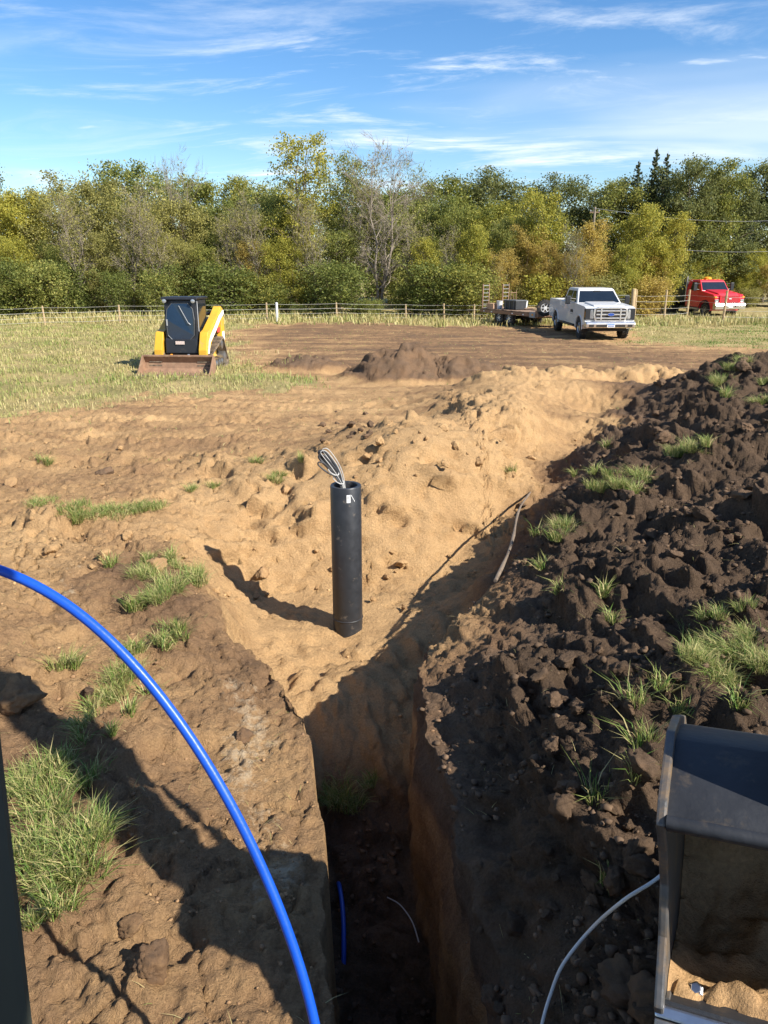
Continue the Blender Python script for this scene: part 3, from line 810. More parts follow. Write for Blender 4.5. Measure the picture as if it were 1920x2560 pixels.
# middle row
row([('round_b','yellow_green',20,480,52,1.0),('round_a','yellow_green',90,470,52,.9),('round_c','brown',190,470,52,.95),('round_b','brown',300,440,52,.9),('round_c','brown',400,470,51,.95),('round_a','brown',470,500,51,.9),
 ('round_b','olive',540,500,52,1.0),('round_c','brown',610,520,51,1.0),('round_a','olive',690,480,51,.95),('round_b','yellow_green',760,520,50,.9),('round_c','olive',840,560,50,1.0),('round_a','olive',1010,500,54,1.0),('round_b','olive',1080,490,53,.9),
 ('round_c','green',1150,500,54,1.0),('round_a','yellow_green',1230,500,53,.9),('round_b','yellow_green',1350,468,50,.85),('round_a','olive',1270,540,50,.8),('round_c','orange',1320,560,49,.8),('round_b','orange',1490,545,49,.9),('round_a','yellow_green',1590,508,50,.9),('round_b','yellow_green',1650,530,50,.8),
 ('round_c','yellow_green',1720,585,59,.9),('round_b','yellow_green',1790,605,59,1.0),('round_a','yellow_green',1870,620,59,1.0),('round_c','yellow_green',1960,600,59,1.0)], 'mid-height')
# front row, lower
row([('round_b','yellow_green',60,590,47,1.0),('round_c','green',180,600,47,1.0),('round_a','brown',260,580,47,.9),('round_b','olive',350,600,47,1.0),('round_c','brown',450,590,47,.9),('round_b','green',540,610,47,1.0),('round_a','orange',630,600,47,.8),('round_c','yellow_green',720,590,47,.9),
 ('round_b','yellow_green',1080,590,47,.9),('round_a','yellow_green',1180,560,47,.8),('round_c','orange',1240,620,47.5,.9),('round_b','orange',1380,600,47.5,.9),('round_c','orange',1450,620,47.5,.9),('round_b','yellow_green',1550,600,48,.9),('round_a','orange',1610,640,50,1.0),('round_c','yellow_green',1690,640,57,1.0),('round_a','orange',1760,650,58,1.0),('round_b','yellow_green',1840,655,58,1.0),('round_c','orange',1930,650,58,1.0),('round_a','yellow_green',2010,640,58,1.0)], 'low front')
tree('oak_tree', 'oak', 'dark', 5, 400, 62, .75, label='rounded dark oak rising alone above the lower yellow-green trees', group=None)
tree('cottonwood_tree', 'tall', 'yellow_green', 735, 335, 50, 1.0, rz=.4, label='tallest tree of the tree line, open yellow-green crown on several slender stems')
tree('cottonwood_tree', 'tall', 'olive', 835, 375, 51, .8, rz=2.0, label='slender olive tree between the tallest tree and the leafless one', bark=BARK_PALE)
tree('bare_tree', 'bare', 'brown', 945, 362, 49, 1.0, rz=1.0, label='large leafless tree with grey branches fanning up', bark=BARK_PALE)
tree('thin_tree', 'thin', 'brown', 880, 385, 50, .8, rz=2.7, label='thin tree with few brown leaves beside the large leafless tree', bark=BARK_PALE)
tree('bare_tree', 'bare', 'brown', 475, 395, 53, .6, rz=4.0, label='small leafless treetop sticking out of leafy crowns', bark=BARK_PALE)
tree('thin_tree', 'thin', 'brown', 1040, 520, 48, .9, rz=.7, label='grey twiggy small tree with hardly any leaves among shrubs', bark=BARK_PALE)
tree('thin_tree', 'thin', 'olive', 1070, 400, 56, .7, rz=.2, label='thin pale tree top behind the leafless tree')
tree('thin_tree', 'thin', 'brown', 1215, 640, 46.5, 1.0, rz=3.1, label='low twiggy sapling behind the flatbed trailer', bark=BARK_PALE)
for u, v, w, lb in ((215, 470, .9, 'between the lone oak and the track loader'), (330, 440, .8, 'rising to the left of the small leafless treetop'), (420, 520, .9, 'above the track loader'), (590, 500, .8, 'above the white marker post'), (660, 470, .7, 'left of the tallest tree'), (800, 470, .8, 'right of the tallest tree'), (1130, 560, .8, 'near the trailer'), (1440, 560, .7, 'behind the pickup cab')):
    tree('thin_tree', 'thin', 'brown', u, v, 46.6, w, label='grey twiggy thin tree with sparse leaves ' + lb, group='twiggy trees in the tree line', bark=BARK_PALE)
for u, v, d, w in ((1562, 398, 59, .62), (1602, 366, 60, .6), (1628, 378, 59, .58)):
    tree('spruce_tree', 'spruce', 'needle', u, v, d, w, label='tall dark spruce with a spire top among the oaks', cat='tree', group='cluster of tall spruces')
tree('spruce_tree', 'spruce', 'needle', 1835, 470, 62, .95, label='broad dark spruce with drooping boughs behind the red truck')
for i, u in enumerate(range(-80, 1180, 54)):
    k = 'shrub_a' if i % 3 else 'shrub_b'
    tree('shrub', k, ('shrub', 'green', 'shrub', 'olive', 'shrub')[(i * 7) % 5], u + random.uniform(-18, 18), 690 + random.uniform(-50, 70), 45.5 + random.uniform(-.9, 1.8), random.uniform(.8, 1.6), label=('dense dark green', 'leafy mid-green', 'dense dark green', 'dull olive', 'dense dark green')[(i * 7) % 5] + ' shrub along the fence ' + zone(u), cat='shrub', group='shrubs along the fence')
for i, u in enumerate(range(1215, 2020, 66)):
    tree('shrub', 'shrub_b' if i % 2 else 'shrub_a', ('orange', 'brown', 'yellow_green')[i % 3], u + random.uniform(-18, 18), 700 + random.uniform(-30, 20), (47.5 if u < 1640 else 57) + random.uniform(-.6, 1.2), random.uniform(1.0, 1.4),
         label=('orange-tinged shrub', 'brown twiggy shrub', 'yellow-green shrub')[i % 3] + ' at the foot of the trees ' + zone(u), cat='shrub', group='autumn shrubs behind the vehicles')
# ------------------------------------------------------------------ vehicles (each built with its front towards -y, wheels on z = 0)
M_YEL = mat('yellow_paint', (.62, .35, .03), .42, var=.12, scale=3, dirt_amt=.18, dirt=(.33, .23, .13))
M_BLK = mat('black_paint', (.018, .019, .022), .38, var=.2, scale=3, dirt_amt=.10, dirt=(.12, .09, .06))
M_RUB = mat('rubber', (.025, .024, .023), .85, var=.3, scale=9, dirt_amt=.25, dirt=(.20, .14, .09), bump=.3, bscale=30)
M_TRK = mat('muddy_track', (.05, .042, .036), .9, var=.3, scale=6, dirt_amt=.6, dirt=(.23, .17, .11), bump=.3, bscale=30)
M_STEEL = mat('worn_steel', (.42, .41, .40), .38, .9, var=.2, scale=7, dirt_amt=.22, dirt=(.26, .17, .10))
M_RUST = mat('rusty_steel', (.26, .155, .095), .75, .15, var=.35, scale=5, dirt_amt=.22, dirt=(.34, .23, .14), bump=.3, bscale=25)
M_CHROME = mat('chrome', (.74, .73, .72), .30, .9, var=.05, scale=4)
M_WHITE = mat('white_paint', (.62, .62, .615), .32, var=.04, scale=2, dirt_amt=.06, dirt=(.5, .43, .33), coat=.4)
M_GLASS = mat('dark_glass', (.012, .017, .024), .06, var=.2, scale=2, spec=.8)
M_BLUEGLASS = mat('blue_tinted_glass', (.010, .022, .045), .10, var=.3, scale=2, spec=.7)
M_LAMP = mat('lamp_lens', (.40, .42, .44), .10, .5, var=.1, scale=20)
M_AMBER = mat('amber_lens', (.85, .32, .02), .25, var=.1, scale=12)
M_RED = mat('red_paint', (.62, .018, .03), .33, var=.1, scale=2, dirt_amt=.10, dirt=(.35, .13, .09), coat=.4)
M_RED2 = mat('red_decal', (.75, .06, .05), .5)
M_GREY = mat('grey_paint', (.30, .31, .32), .5, var=.15)
M_DARK = mat('dark_underbody', (.02, .018, .017), .8, var=.3, scale=8)
M_DECAL = mat('white_decal', (.82, .82, .80), .5, var=.05)
M_HOSE = mat('pale_hose', (.66, .64, .58), .6, var=.25, scale=14)
M_BLUE = mat('blue_badge', (.02, .07, .32), .3)
M_WOOD = mat('weathered_wood', (.20, .13, .085), .85, var=.35, scale=7, bump=.4, bscale=30)
M_POST = mat('fence_post_wood', (.40, .29, .16), .85, var=.3, scale=8, bump=.4, bscale=30)
M_GREEN = mat('olive_drab_paint', (.045, .055, .035), .55, var=.2, scale=3, dirt_amt=.12)

def wheel(parent, x, y, r, w, rim_mat, name='wheel', face=1, hub=.55, z=None):
    """wheel > tyre, rim; face: +1 or -1, the side its dish shows on"""
    e = empty(name, (x, y, r if z is None else z)); e.parent = parent
    t = MB(); hw = w / 2
    t.lathe((0, 0, 0), (1, 0, 0), [(r * hub * .96, -hw * .7), (r * hub, -hw), (r * .82, -hw * 1.02), (r * .96, -hw * .88), (r, -hw * .55), (r, hw * .55), (r * .96, hw * .88), (r * .82, hw * 1.02), (r * hub, hw), (r * hub * .96, hw * .7)], 30)
    n = 26
    for k in range(n):      # tread blocks
        a = 6.2832 * k / n
        for s in (-1, 1):
            a2 = a + (0 if s > 0 else 3.1416 / n)
            c = (math.cos(a2) * (r + .002), math.sin(a2) * (r + .002))
            tx, tz = -math.sin(a2) * .028, math.cos(a2) * .028
            nx, nz_ = math.cos(a2) * .014, math.sin(a2) * .014
            x0, x1 = (0.01, hw * .9) if s > 0 else (-hw * .9, -.01)
            vs = [(xx, c[0] + tx * q + nx * o, c[1] + tz * q + nz_ * o) for xx in (x0, x1) for q in (-1, 1) for o in (-1, 1)]
            t.add(vs, [(0, 1, 3, 2), (4, 6, 7, 5), (0, 4, 5, 1), (2, 3, 7, 6), (1, 5, 7, 3), (0, 2, 6, 4)])
    t.build('tyre', M_RUB, e, smooth=True)
    m = MB(); s = face
    m.lathe((0, 0, 0), (s, 0, 0), [(r * hub * .97, -hw * .7), (r * hub * .97, hw * .82), (r * hub * .88, hw * .85), (r * hub * .80, hw * .45), (r * .24, hw * .40), (r * .22, hw * .75), (.02, hw * .8)], 26)
    for k in range(6):
        a = 6.2832 * k / 6
        p0 = (s * hw * .52, math.cos(a) * r * .2, math.sin(a) * r * .2); p1 = (s * hw * .60, math.cos(a) * r * hub * .85, math.sin(a) * r * hub * .85)
        m.tube([p0, p1], [r * .075, r * .06], 6)
    m.build('rim', rim_mat, e, smooth=True)
    return e

def arc(cx, cz, r, a0, a1, n):
    return [(cx + r * math.cos(math.radians(a0 + (a1 - a0) * i / n)), cz + r * math.sin(math.radians(a0 + (a1 - a0) * i / n))) for i in range(n + 1)]

# ---- compact track loader
def track_loader():
    R = empty('track_loader', (-5.72, 22.75, gz(-5.7, 22.3)), math.radians(-4))
    tag(R, 'yellow and black compact track loader with rusty bucket parked in the grass', 'track loader')
    # undercarriage, local y: front of tracks at -0.9, rear at 1.0
    for s in (-1, 1):
        x0, x1 = (.50, .88) if s > 0 else (-.88, -.50)
        belt = MB()
        path = arc(-.72, .25, .25, 140, 270, 7) + arc(.78, .25, .25, -90, -20, 6) + arc(.50, .66, .20, 10, 120, 6) + [(-.55, .54)]
        inner = []
        cx = sum(p[0] for p in path) / len(path); cz = sum(p[1] for p in path) / len(path)
        for p in path:
            d = math.hypot(p[0] - cx, p[1] - cz); k = (d - .05) / d
            inner.append((cx + (p[0] - cx) * k, cz + (p[1] - cz) * k))
        n = len(path)
        vs = [(x, q[0], q[1]) for x in (x0, x1) for ring in (path, inner) for q in ring]
        fs = []
        for i in range(n):
            j = (i + 1) % n
            fs += [(i, j, n + j, n + i), (2 * n + i, 3 * n + i, 3 * n + j, 2 * n + j), (i, 2 * n + i, 2 * n + j, j), (n + i, n + j, 3 * n + j, 3 * n + i)]
        belt.add(vs, fs)
        tr = belt.build('track', M_TRK, R)
        lug = MB(); tot = 0; seglen = []
        for i in range(n):
            j = (i + 1) % n; seglen.append(math.hypot(path[j][0] - path[i][0], path[j][1] - path[i][1]))
        L_ = sum(seglen); k = 44
        for q in range(k):
            d = L_ * q / k; i = 0
            while d > seglen[i]: d -= seglen[i]; i += 1
            j = (i + 1) % n; t = d / seglen[i]
            py_, pz_ = path[i][0] + (path[j][0] - path[i][0]) * t, path[i][1] + (path[j][1] - path[i][1]) * t
            ty_, tz_ = (path[j][0] - path[i][0]) / seglen[i], (path[j][1] - path[i][1]) / seglen[i]
            ny_, nz_ = tz_, -ty_
            if (py_ - cx) * ny_ + (pz_ - cz) * nz_ < 0: ny_, nz_ = -ny_, -nz_
            vs = [(xx, py_ + ty_ * a * .022 + ny_ * b, pz_ + tz_ * a * .022 + nz_ * b) for xx in (x0 + .01, x1 - .01) for a in (-1, 1) for b in (-.01, .03)]
            lug.add(vs, [(0, 1, 3, 2), (4, 6, 7, 5), (0, 4, 5, 1), (2, 3, 7, 6), (1, 5, 7, 3), (0, 2, 6, 4)])
        o = lug.build('track_lug', M_TRK, tr); o['kind'] = 'stuff'
        for wy, wz, wr in ((-.72, .24, .19), (-.40, .16, .11), (-.12, .16, .11), (.16, .16, .11), (.44, .16, .11), (.78, .24, .19)):
            MB().lathe((s * .69, wy, wz), (1, 0, 0), [(wr * .3, -.15), (wr, -.14), (wr, .14), (wr * .55, .16), (wr * .3, .17)], 18).build('roller', M_STEEL, tr, smooth=True)
        MB().lathe((s * .69, .50, .66), (1, 0, 0), [(.05, -.16), (.13, -.15), (.13, .15), (.06, .17)], 18).build('sprocket', M_STEEL, tr, smooth=True)
        MB().prism([(-.75, .30), (.70, .30), (.58, .58), (-.55, .46)], s * .55, s * .62).build('track_frame', M_YEL, R, bevel=.01)
    # chassis and rear
    MB().prism([(-.58, .28), (.95, .28), (.98, .80), (.2, .86), (-.58, .80)], -.50, .50).build('chassis', M_BLK, R, bevel=.02)
    MB().prism([(.25, .80), (1.08, .62), (1.10, 1.28), (.95, 1.42), (.30, 1.42)], -.55, .55).build('engine_hood', M_BLK, R, bevel=.03)
    MB().box(-.62, .62, 1.03, 1.16, .42, .78).build('counterweight', M_YEL, R, bevel=.03)
    # cab
    cab = MB()
    cab.prism([(-.62, .78), (.30, .78), (.38, 1.50), (.36, 1.98), (-.52, 2.0), (-.60, 1.45)], -.47, .47).build('cab', M_BLK, R, bevel=.035)
    c = R.children[-1]
    MB().prism([(-.66, 2.0), (.42, 1.985), (.42, 2.05), (-.60, 2.065)], -.52, .52).build('roof', M_BLK, c, bevel=.015)
    g = [(-.37, 1.02), (-.22, .86), (.22, .86), (.37, 1.02), (.40, 1.45), (.36, 1.74), (.22, 1.90), (-.22, 1.90), (-.36, 1.74), (-.40, 1.45)]
    def fy(z): return -.625 + max(0, (z - 1.45)) * .14 - (0.0 if z > 1.45 else (1.45 - z) * .03)
    w = MB(); w.loft([[(x, fy(z) - .012, z) for x, z in g], [(x, fy(z) - .024, z) for x, z in g]]); w.build('windshield', M_BLUEGLASS, c)
    fr = MB(); fr.tube([(x * 1.02, fy(z) - .022, z) for x, z in g + g[:1]], .012, 5); fr.build('door_frame', mat('frame_grey', (.10, .105, .11), .4, .3), c)
    wp = MB(); wp.tube([(-.02, fy(1.82) - .045, 1.83), (.24, fy(1.35) - .045, 1.36)], .010, 5); wp.tube([(.24, fy(1.35) - .04, 1.36), (.29, fy(1.30) - .02, 1.31)], .016, 5); wp.build('wiper', M_GREY, c)
    MB().box(-.395, -.36, -.69, -.66, 1.28, 1.46).build('door_handle', M_GREY, c, bevel=.006)
    for s in (-1, 1):
        sg = MB(); sg.loft([[(s * .475, y, z) for y, z in ((-.45, 1.2), (.22, 1.2), (.26, 1.85), (-.42, 1.88))], [(s * .482, y, z) for y, z in ((-.45, 1.2), (.22, 1.2), (.26, 1.85), (-.42, 1.88))]]); sg.build('side_window', M_GLASS, c)
        MB().lathe((s * .41, -.655, 1.955), (0, -1, 0), [(.02, -.03), (.055, -.02), (.055, .03), (.045, .035)], 16).build('work_light', M_LAMP, c, smooth=True)
    MB().tube([(.49, -.55, 1.12), (.49, -.55, 1.95)], .014, 6).build('grab_rail', M_GREY, c)
    # front lower panel
    MB().prism([(-.72, .52), (-.60, .50), (-.60, .98), (-.68, .90)], -.46, .46).build('front_panel', M_BLK, R, bevel=.02)
    MB().box(-.16, .10, -.722, -.716, .77, .86).build('warning_label', mat('pale_label', (.62, .50, .44), .6, var=.5, scale=40), R)
    for s in (-1, 1):
        MB().lathe((s * .25 - .05, -.74, .46), (0, -1, 0), [(.02, -.02), (.045, -.01), (.045, .02), (.02, .03)], 12).build('headlight', M_AMBER if s < 0 else M_LAMP, R, smooth=True)
    # lift arms: rear tower up, long arm falling forward down both sides
    for s in (-1, 1):
        x0, x1 = s * .53, s * .76
        a = MB(); a.prism([(1.02, 1.36), (1.08, 1.66), (.90, 1.74), (.52, 1.54), (-.32, 1.16), (-.60, 1.10), (-.84, .62), (-.86, .30), (-.66, .30), (-.50, .60), (-.20, .84), (.60, 1.24)], x0, x1)
        arm = a.build('lift_arm', M_YEL, R, bevel=.015)
        MB().prism([(.70, .55), (1.16, .50), (1.12, 1.40), (.92, 1.44)], s * .50, s * .765).build('rear_tower', M_YEL, R, bevel=.015)
        MB().tube([(s * .64, .80, .80), (s * .64, .30, 1.02)], .045, 10).build('lift_cylinder', M_BLK, R, smooth=True)
        MB().tube([(s * .64, .30, 1.02), (s * .64, -.02, 1.12 - .2)], .022, 8).build('cylinder_rod', M_CHROME, R, smooth=True)
        MB().prism([(-.62, .34), (-.80, .36), (-.90, .34), (-.89, .16), (-.70, .16)], s * .40, s * .50).build('coupler', M_BLK, R, bevel=.01)
        MB().prism([(-.60, .42), (.20, .84), (.55, .84), (-.55, .30)], s * .505, s * .545).build('side_panel', M_YEL, R, bevel=.01)
        if s > 0:
            for k in range(3):
                h = MB(); off = .035 * k
                h.tube([(.785, 1.0, 1.60 - off), (.79, .55, 1.46 - off * 1.3), (.79, .05, 1.20 - off * 1.5), (.785, -.36, 1.0 - off * 1.3), (.78, -.56, .84 - off * .4), (.77, -.70, .50)], .026, 6)
                h.build('hydraulic_hose', M_HOSE, arm, smooth=True)
            MB().box(.708, .72, .52, .86, 1.00, 1.14).build('red_decal', M_RED2, R)
            MB().box(.765, .775, .86, 1.06, .72, 1.0).build('data_label', M_DECAL, R)
    MB().tube([(-.70, .93, 1.52), (.70, .93, 1.52)], .05, 10).build('cross_tube', M_BLK, R, smooth=True)
    # bucket, opening forward
    bk = MB(); prof = [(-1.72, .02), (-1.12, .0), (-.96, .10), (-.92, .30), (-1.02, .48), (-1.06, .475), (-.965, .295), (-1.0, .135), (-1.13, .035), (-1.72, .05)]
    b = bk.prism(prof, -1.0, 1.0).build('bucket', M_RUST, R)
    for s in (-1, 1):
        MB().prism([(-1.72, .0), (-1.12, -.005), (-.95, .10), (-.91, .30), (-1.02, .50), (-1.12, .50), (-1.50, .12)], s * 1.0, s * 1.03).build('bucket_side', M_RUST, b, bevel=.004)
    MB().box(-1.03, 1.03, -1.80, -1.66, -.005, .028).build('cutting_edge', M_STEEL, b, bevel=.004)
    MB().box(-1.0, 1.0, -1.08, -1.0, .46, .51).build('bucket_top_lip', M_RUST, b, bevel=.008)
    return R
track_loader()

# ---- white crew cab pickup
def pickup():
    R = empty('pickup_truck', (9.08, 31.35, gz(9.1, 33.4) - .0), math.radians(1.5))
    tag(R, 'white crew cab pickup truck with chrome grille parked before the trailer', 'pickup truck')
    fa, ra, wr, W = 1.0, 4.98, .43, 1.0
    def arch(cy, r=.50): return list(reversed([(cy + r * math.cos(math.radians(a)), .40 + r * math.sin(math.radians(a))) for a in range(-4, 185, 14)]))
    low = [(.12, .62), (.12, 1.20)] + [(.10, 1.25), (.35, 1.31), (1.55, 1.37), (1.75, 1.38), (4.0, 1.36), (6.25, 1.36), (6.28, .62)] + [(ra + .52, .55)] + arch(ra)[::-1] + [(ra - .52, .52), (fa + .52, .52)] + arch(fa)[::-1] + [(fa - .52, .58)]
    body = MB(); body.prism(low, -W, W).build('body', M_WHITE, R, bevel=.035)
    b = R.children[-1]
    # hood bulge and cowl
    MB().prism([(.14, 1.26), (.40, 1.36), (1.66, 1.44), (1.72, 1.36), (.3, 1.25)], -.62, .62).build('hood', M_WHITE, R, bevel=.02)
    # greenhouse
    sec = lambda y0, y1, w, z: [(-w, y0, z), (w, y0, z), (w, y1, z), (-w, y1, z)]
    cabm = MB(); cabm.loft([sec(1.62, 4.02, .93, 1.28), sec(1.75, 4.0, .91, 1.42), sec(2.30, 3.86, .76, 1.90), sec(2.42, 3.78, .72, 1.95)])
    cb = cabm.build('cab', M_WHITE, R, bevel=.03)
    def on(t): # front slope of the greenhouse, z from 1.40 to 1.88
        z = 1.40 + .48 * t; return 1.74 + (2.30 - 1.75) * (z - 1.42) / .48, .90 - .15 * (z - 1.42) / .48, z
    y0, w0, z0 = on(.02); y1, w1, z1 = on(.93)
    ws = MB(); ws.loft([[(-w0 + .05, y0 - .02, z0), (w0 - .05, y0 - .02, z0), (w1 - .06, y1 - .02, z1), (-w1 + .06, y1 - .02, z1)], [(-w0 + .05, y0 + .03, z0), (w0 - .05, y0 + .03, z0), (w1 - .06, y1 + .03, z1), (-w1 + .06, y1 + .03, z1)]]); ws.build('windshield', M_GLASS, cb)
    MB().tube([(-.5, y0 - .03, z0 + .02), (.1, y0 + .02, z0 + .06)], .008, 5).build('wiper', M_BLK, cb); MB().tube([(.05, y0 - .03, z0 + .02), (.6, y0 + .02, z0 + .06)], .008, 5).build('wiper', M_BLK, cb)
    MB().box(-.14, .14, 2.16, 2.2, 1.80, 1.86).build('rear_view_mirror', M_BLK, cb)
    for s in (-1, 1):
        for nm, q in (('front_side_window', [(2.0, 1.42), (2.82, 1.42), (2.82, 1.84), (2.42, 1.84)]), ('rear_side_window', [(2.92, 1.42), (3.72, 1.42), (3.66, 1.84), (2.92, 1.84)])):
            def wx(z): return .91 - .15 * (z - 1.42) / .48
            m = MB(); m.loft([[(s * (wx(z) + .012), y, z) for y, z in q], [(s * (wx(z) - .03), y, z) for y, z in q]]); m.build(nm, M_GLASS, cb)
        # doors as raised skins
        for nm, q in (('front_door', [(1.72, .60), (2.86, .60), (2.86, 1.30), (1.72, 1.30)]), ('rear_door', [(2.89, .60), (3.80, .60), (3.90, 1.30), (2.89, 1.30)])):
            m = MB(); m.loft([[(s * (W + .010), y, z) for y, z in q], [(s * (W - .02), y, z) for y, z in q]]); d = m.build(nm, M_WHITE, R, bevel=.008)
            hy = q[1][0] - .22
            MB().box(*sorted((s * (W + .008), s * (W + .035))), hy, hy + .18, 1.12, 1.16).build('handle', M_CHROME, d, bevel=.006)
            if nm == 'front_door':
                for k in range(5): MB().box(*sorted((s * (W + .009), s * (W + .013))), 1.98 + k * .085, 2.05 + k * .085, .98, 1.09 + .02 * (k % 2)).build('lettering', M_DARK, d)
                MB().box(*sorted((s * (W + .009), s * (W + .013))), 1.98, 2.40, .90, .93).build('lettering_line', M_GREY, d)
        mr = MB(); mr.box(*sorted((s * 1.16, s * 1.36)), 1.92, 2.02, 1.32, 1.66).build('wing_mirror', M_BLK, R, bevel=.03)
        MB().tube([(s * .92, 2.0, 1.42), (s * 1.2, 1.98, 1.44)], .025, 6).build('arm', M_BLK, R.children[-1])
        MB().tube([(s * .92, 2.0, 1.52), (s * 1.2, 1.98, 1.56)], .022, 6).build('arm', M_BLK, [c for c in R.children if c.name.startswith('wing_mirror')][-1])
        # headlights wrap the corner
        MB().prism([(s * .63, .80), (s * 1.005, .80), (s * 1.0, 1.235), (s * .68, 1.235)], .075, .3, axis='y').build('headlight_housing', M_BLK, R, bevel=.01)
        h = MB(); h.loft([[(s * .68, .04, .84), (s * .99, .12, .84), (s * .985, .13, 1.20), (s * .72, .05, 1.20)], [(s * .68, .3, .84), (s * .985, .4, .84), (s * .98, .4, 1.20), (s * .72, .3, 1.20)]]); hl = h.build('headlight', M_LAMP, R, bevel=.02)
        MB().box(*sorted((s * .93, s * 1.004)), .14, .20, .90, 1.12).build('amber_marker', M_AMBER, hl)
        MB().tube([(s * (W + .005), fa + .53 * math.cos(math.radians(a)), .40 + .53 * math.sin(math.radians(a))) for a in range(0, 181, 15)], .025, 6).build('wheel_arch', M_WHITE, R, smooth=True)
        MB().tube([(s * (W + .005), ra + .53 * math.cos(math.radians(a)), .40 + .53 * math.sin(math.radians(a))) for a in range(0, 181, 15)], .025, 6).build('wheel_arch', M_WHITE, R, smooth=True)
        MB().box(*sorted((s * .94, s * 1.06)), 1.75, 3.9, .44, .50).build('running_board', M_BLK, R, bevel=.015)
        wheel(R, s * .86, fa, wr, .28, M_CHROME, face=s); wheel(R, s * .86, ra, wr, .28, M_CHROME, face=s)
    # grille: chrome surround, three bars, two nostril posts
    gr = MB(); gr.prism([(-.62, .74), (.62, .74), (.70, .98), (.68, 1.24), (.5, 1.30), (-.5, 1.30), (-.68, 1.24), (-.70, .98)], .03, .14, axis='y'); g = gr.build('grille', M_CHROME, R, bevel=.02)
    MB().prism([(-.55, .79), (.55, .79), (.62, .98), (.60, 1.23), (-.60, 1.23), (-.62, .98)], .018, .05, axis='y').build('mesh_insert', M_DARK, g)
    for z in (.87, 1.01, 1.15): MB().box(-.59, .59, .0, .03, z - .028, z + .022).build('bar', M_CHROME, g, bevel=.008)
    for s in (-1, 1): MB().box(*sorted((s * .36, s * .42)), -.008, .03, .80, 1.22).build('post', M_CHROME, g, bevel=.008)
    MB().loft([[(.15 * math.cos(a), -.012, 1.01 + .07 * math.sin(a)) for a in np.linspace(0, 6.283, 19)[:-1]], [(.15 * math.cos(a), -.03, 1.01 + .065 * math.sin(a)) for a in np.linspace(0, 6.283, 19)[:-1]]]).build('badge_rim', M_CHROME, g)
    MB().loft([[(.135 * math.cos(a), -.028, 1.01 + .055 * math.sin(a)) for a in np.linspace(0, 6.283, 19)[:-1]], [(.13 * math.cos(a), -.036, 1.01 + .053 * math.sin(a)) for a in np.linspace(0, 6.283, 19)[:-1]]]).build('oval_badge', M_BLUE, g)
    bp = MB(); bp.prism([(-.10, .50), (.12, .46), (.16, .72), (-.04, .74), (-.12, .66)], -1.0, 1.0); bm_ = bp.build('front_bumper', M_CHROME, R, bevel=.04, segs=3)
    MB().box(-.58, .58, -.128, -.10, .53, .62).build('air_intake', M_DARK, bm_)
    for s in (-1, 1): MB().box(*sorted((s * .68, s * .88)), -.125, -.1, .53, .63).build('fog_lamp', M_DARK, bm_, bevel=.02)
    pl = MB().box(-.155, .155, -.145, -.13, .52, .67).build('licence_plate', M_DECAL, bm_)
    MB().box(-.14, .14, -.150, -.144, .615, .655).build('plate_band', mat('plate_blue', (.12, .25, .5), .5), pl)
    for k in range(6): MB().box(-.12 + k * .042, -.095 + k * .042, -.150, -.144, .545, .595).build('plate_character', M_BLUE, pl)
    MB().box(-.75, .75, .25, 5.9, .34, .55).build('underbody', M_DARK, R)
    MB().cyl((0, fa, .40), (1, 0, 0), .06, 1.5, 10).build('front_axle', M_DARK, R); MB().cyl((0, ra, .40), (1, 0, 0), .08, 1.5, 10).build('rear_axle', M_DARK, R)
    # open bed: inner well set into the top
    MB().box(-.80, .80, 4.12, 6.15, 1.346, 1.352).build('bed_floor', M_DARK, R)
    for s in (-1, 1): MB().box(*sorted((s * .80, s * .99)), 4.06, 6.25, 1.33, 1.39).build('bed_rail', M_WHITE, R, bevel=.015)
    MB().box(-.99, .99, 6.20, 6.29, .80, 1.38).build('tailgate', M_WHITE, R, bevel=.015)
    MB().box(-.95, .95, 6.28, 6.42, .55, .72).build('rear_bumper', M_CHROME, R, bevel=.02)
    MB().loft([sec(4.10, 4.7, .5, 1.35), sec(4.15, 4.66, .44, 1.62)]).build('bed_toolbox', M_GREY, R, bevel=.03)
    return R
pickup()

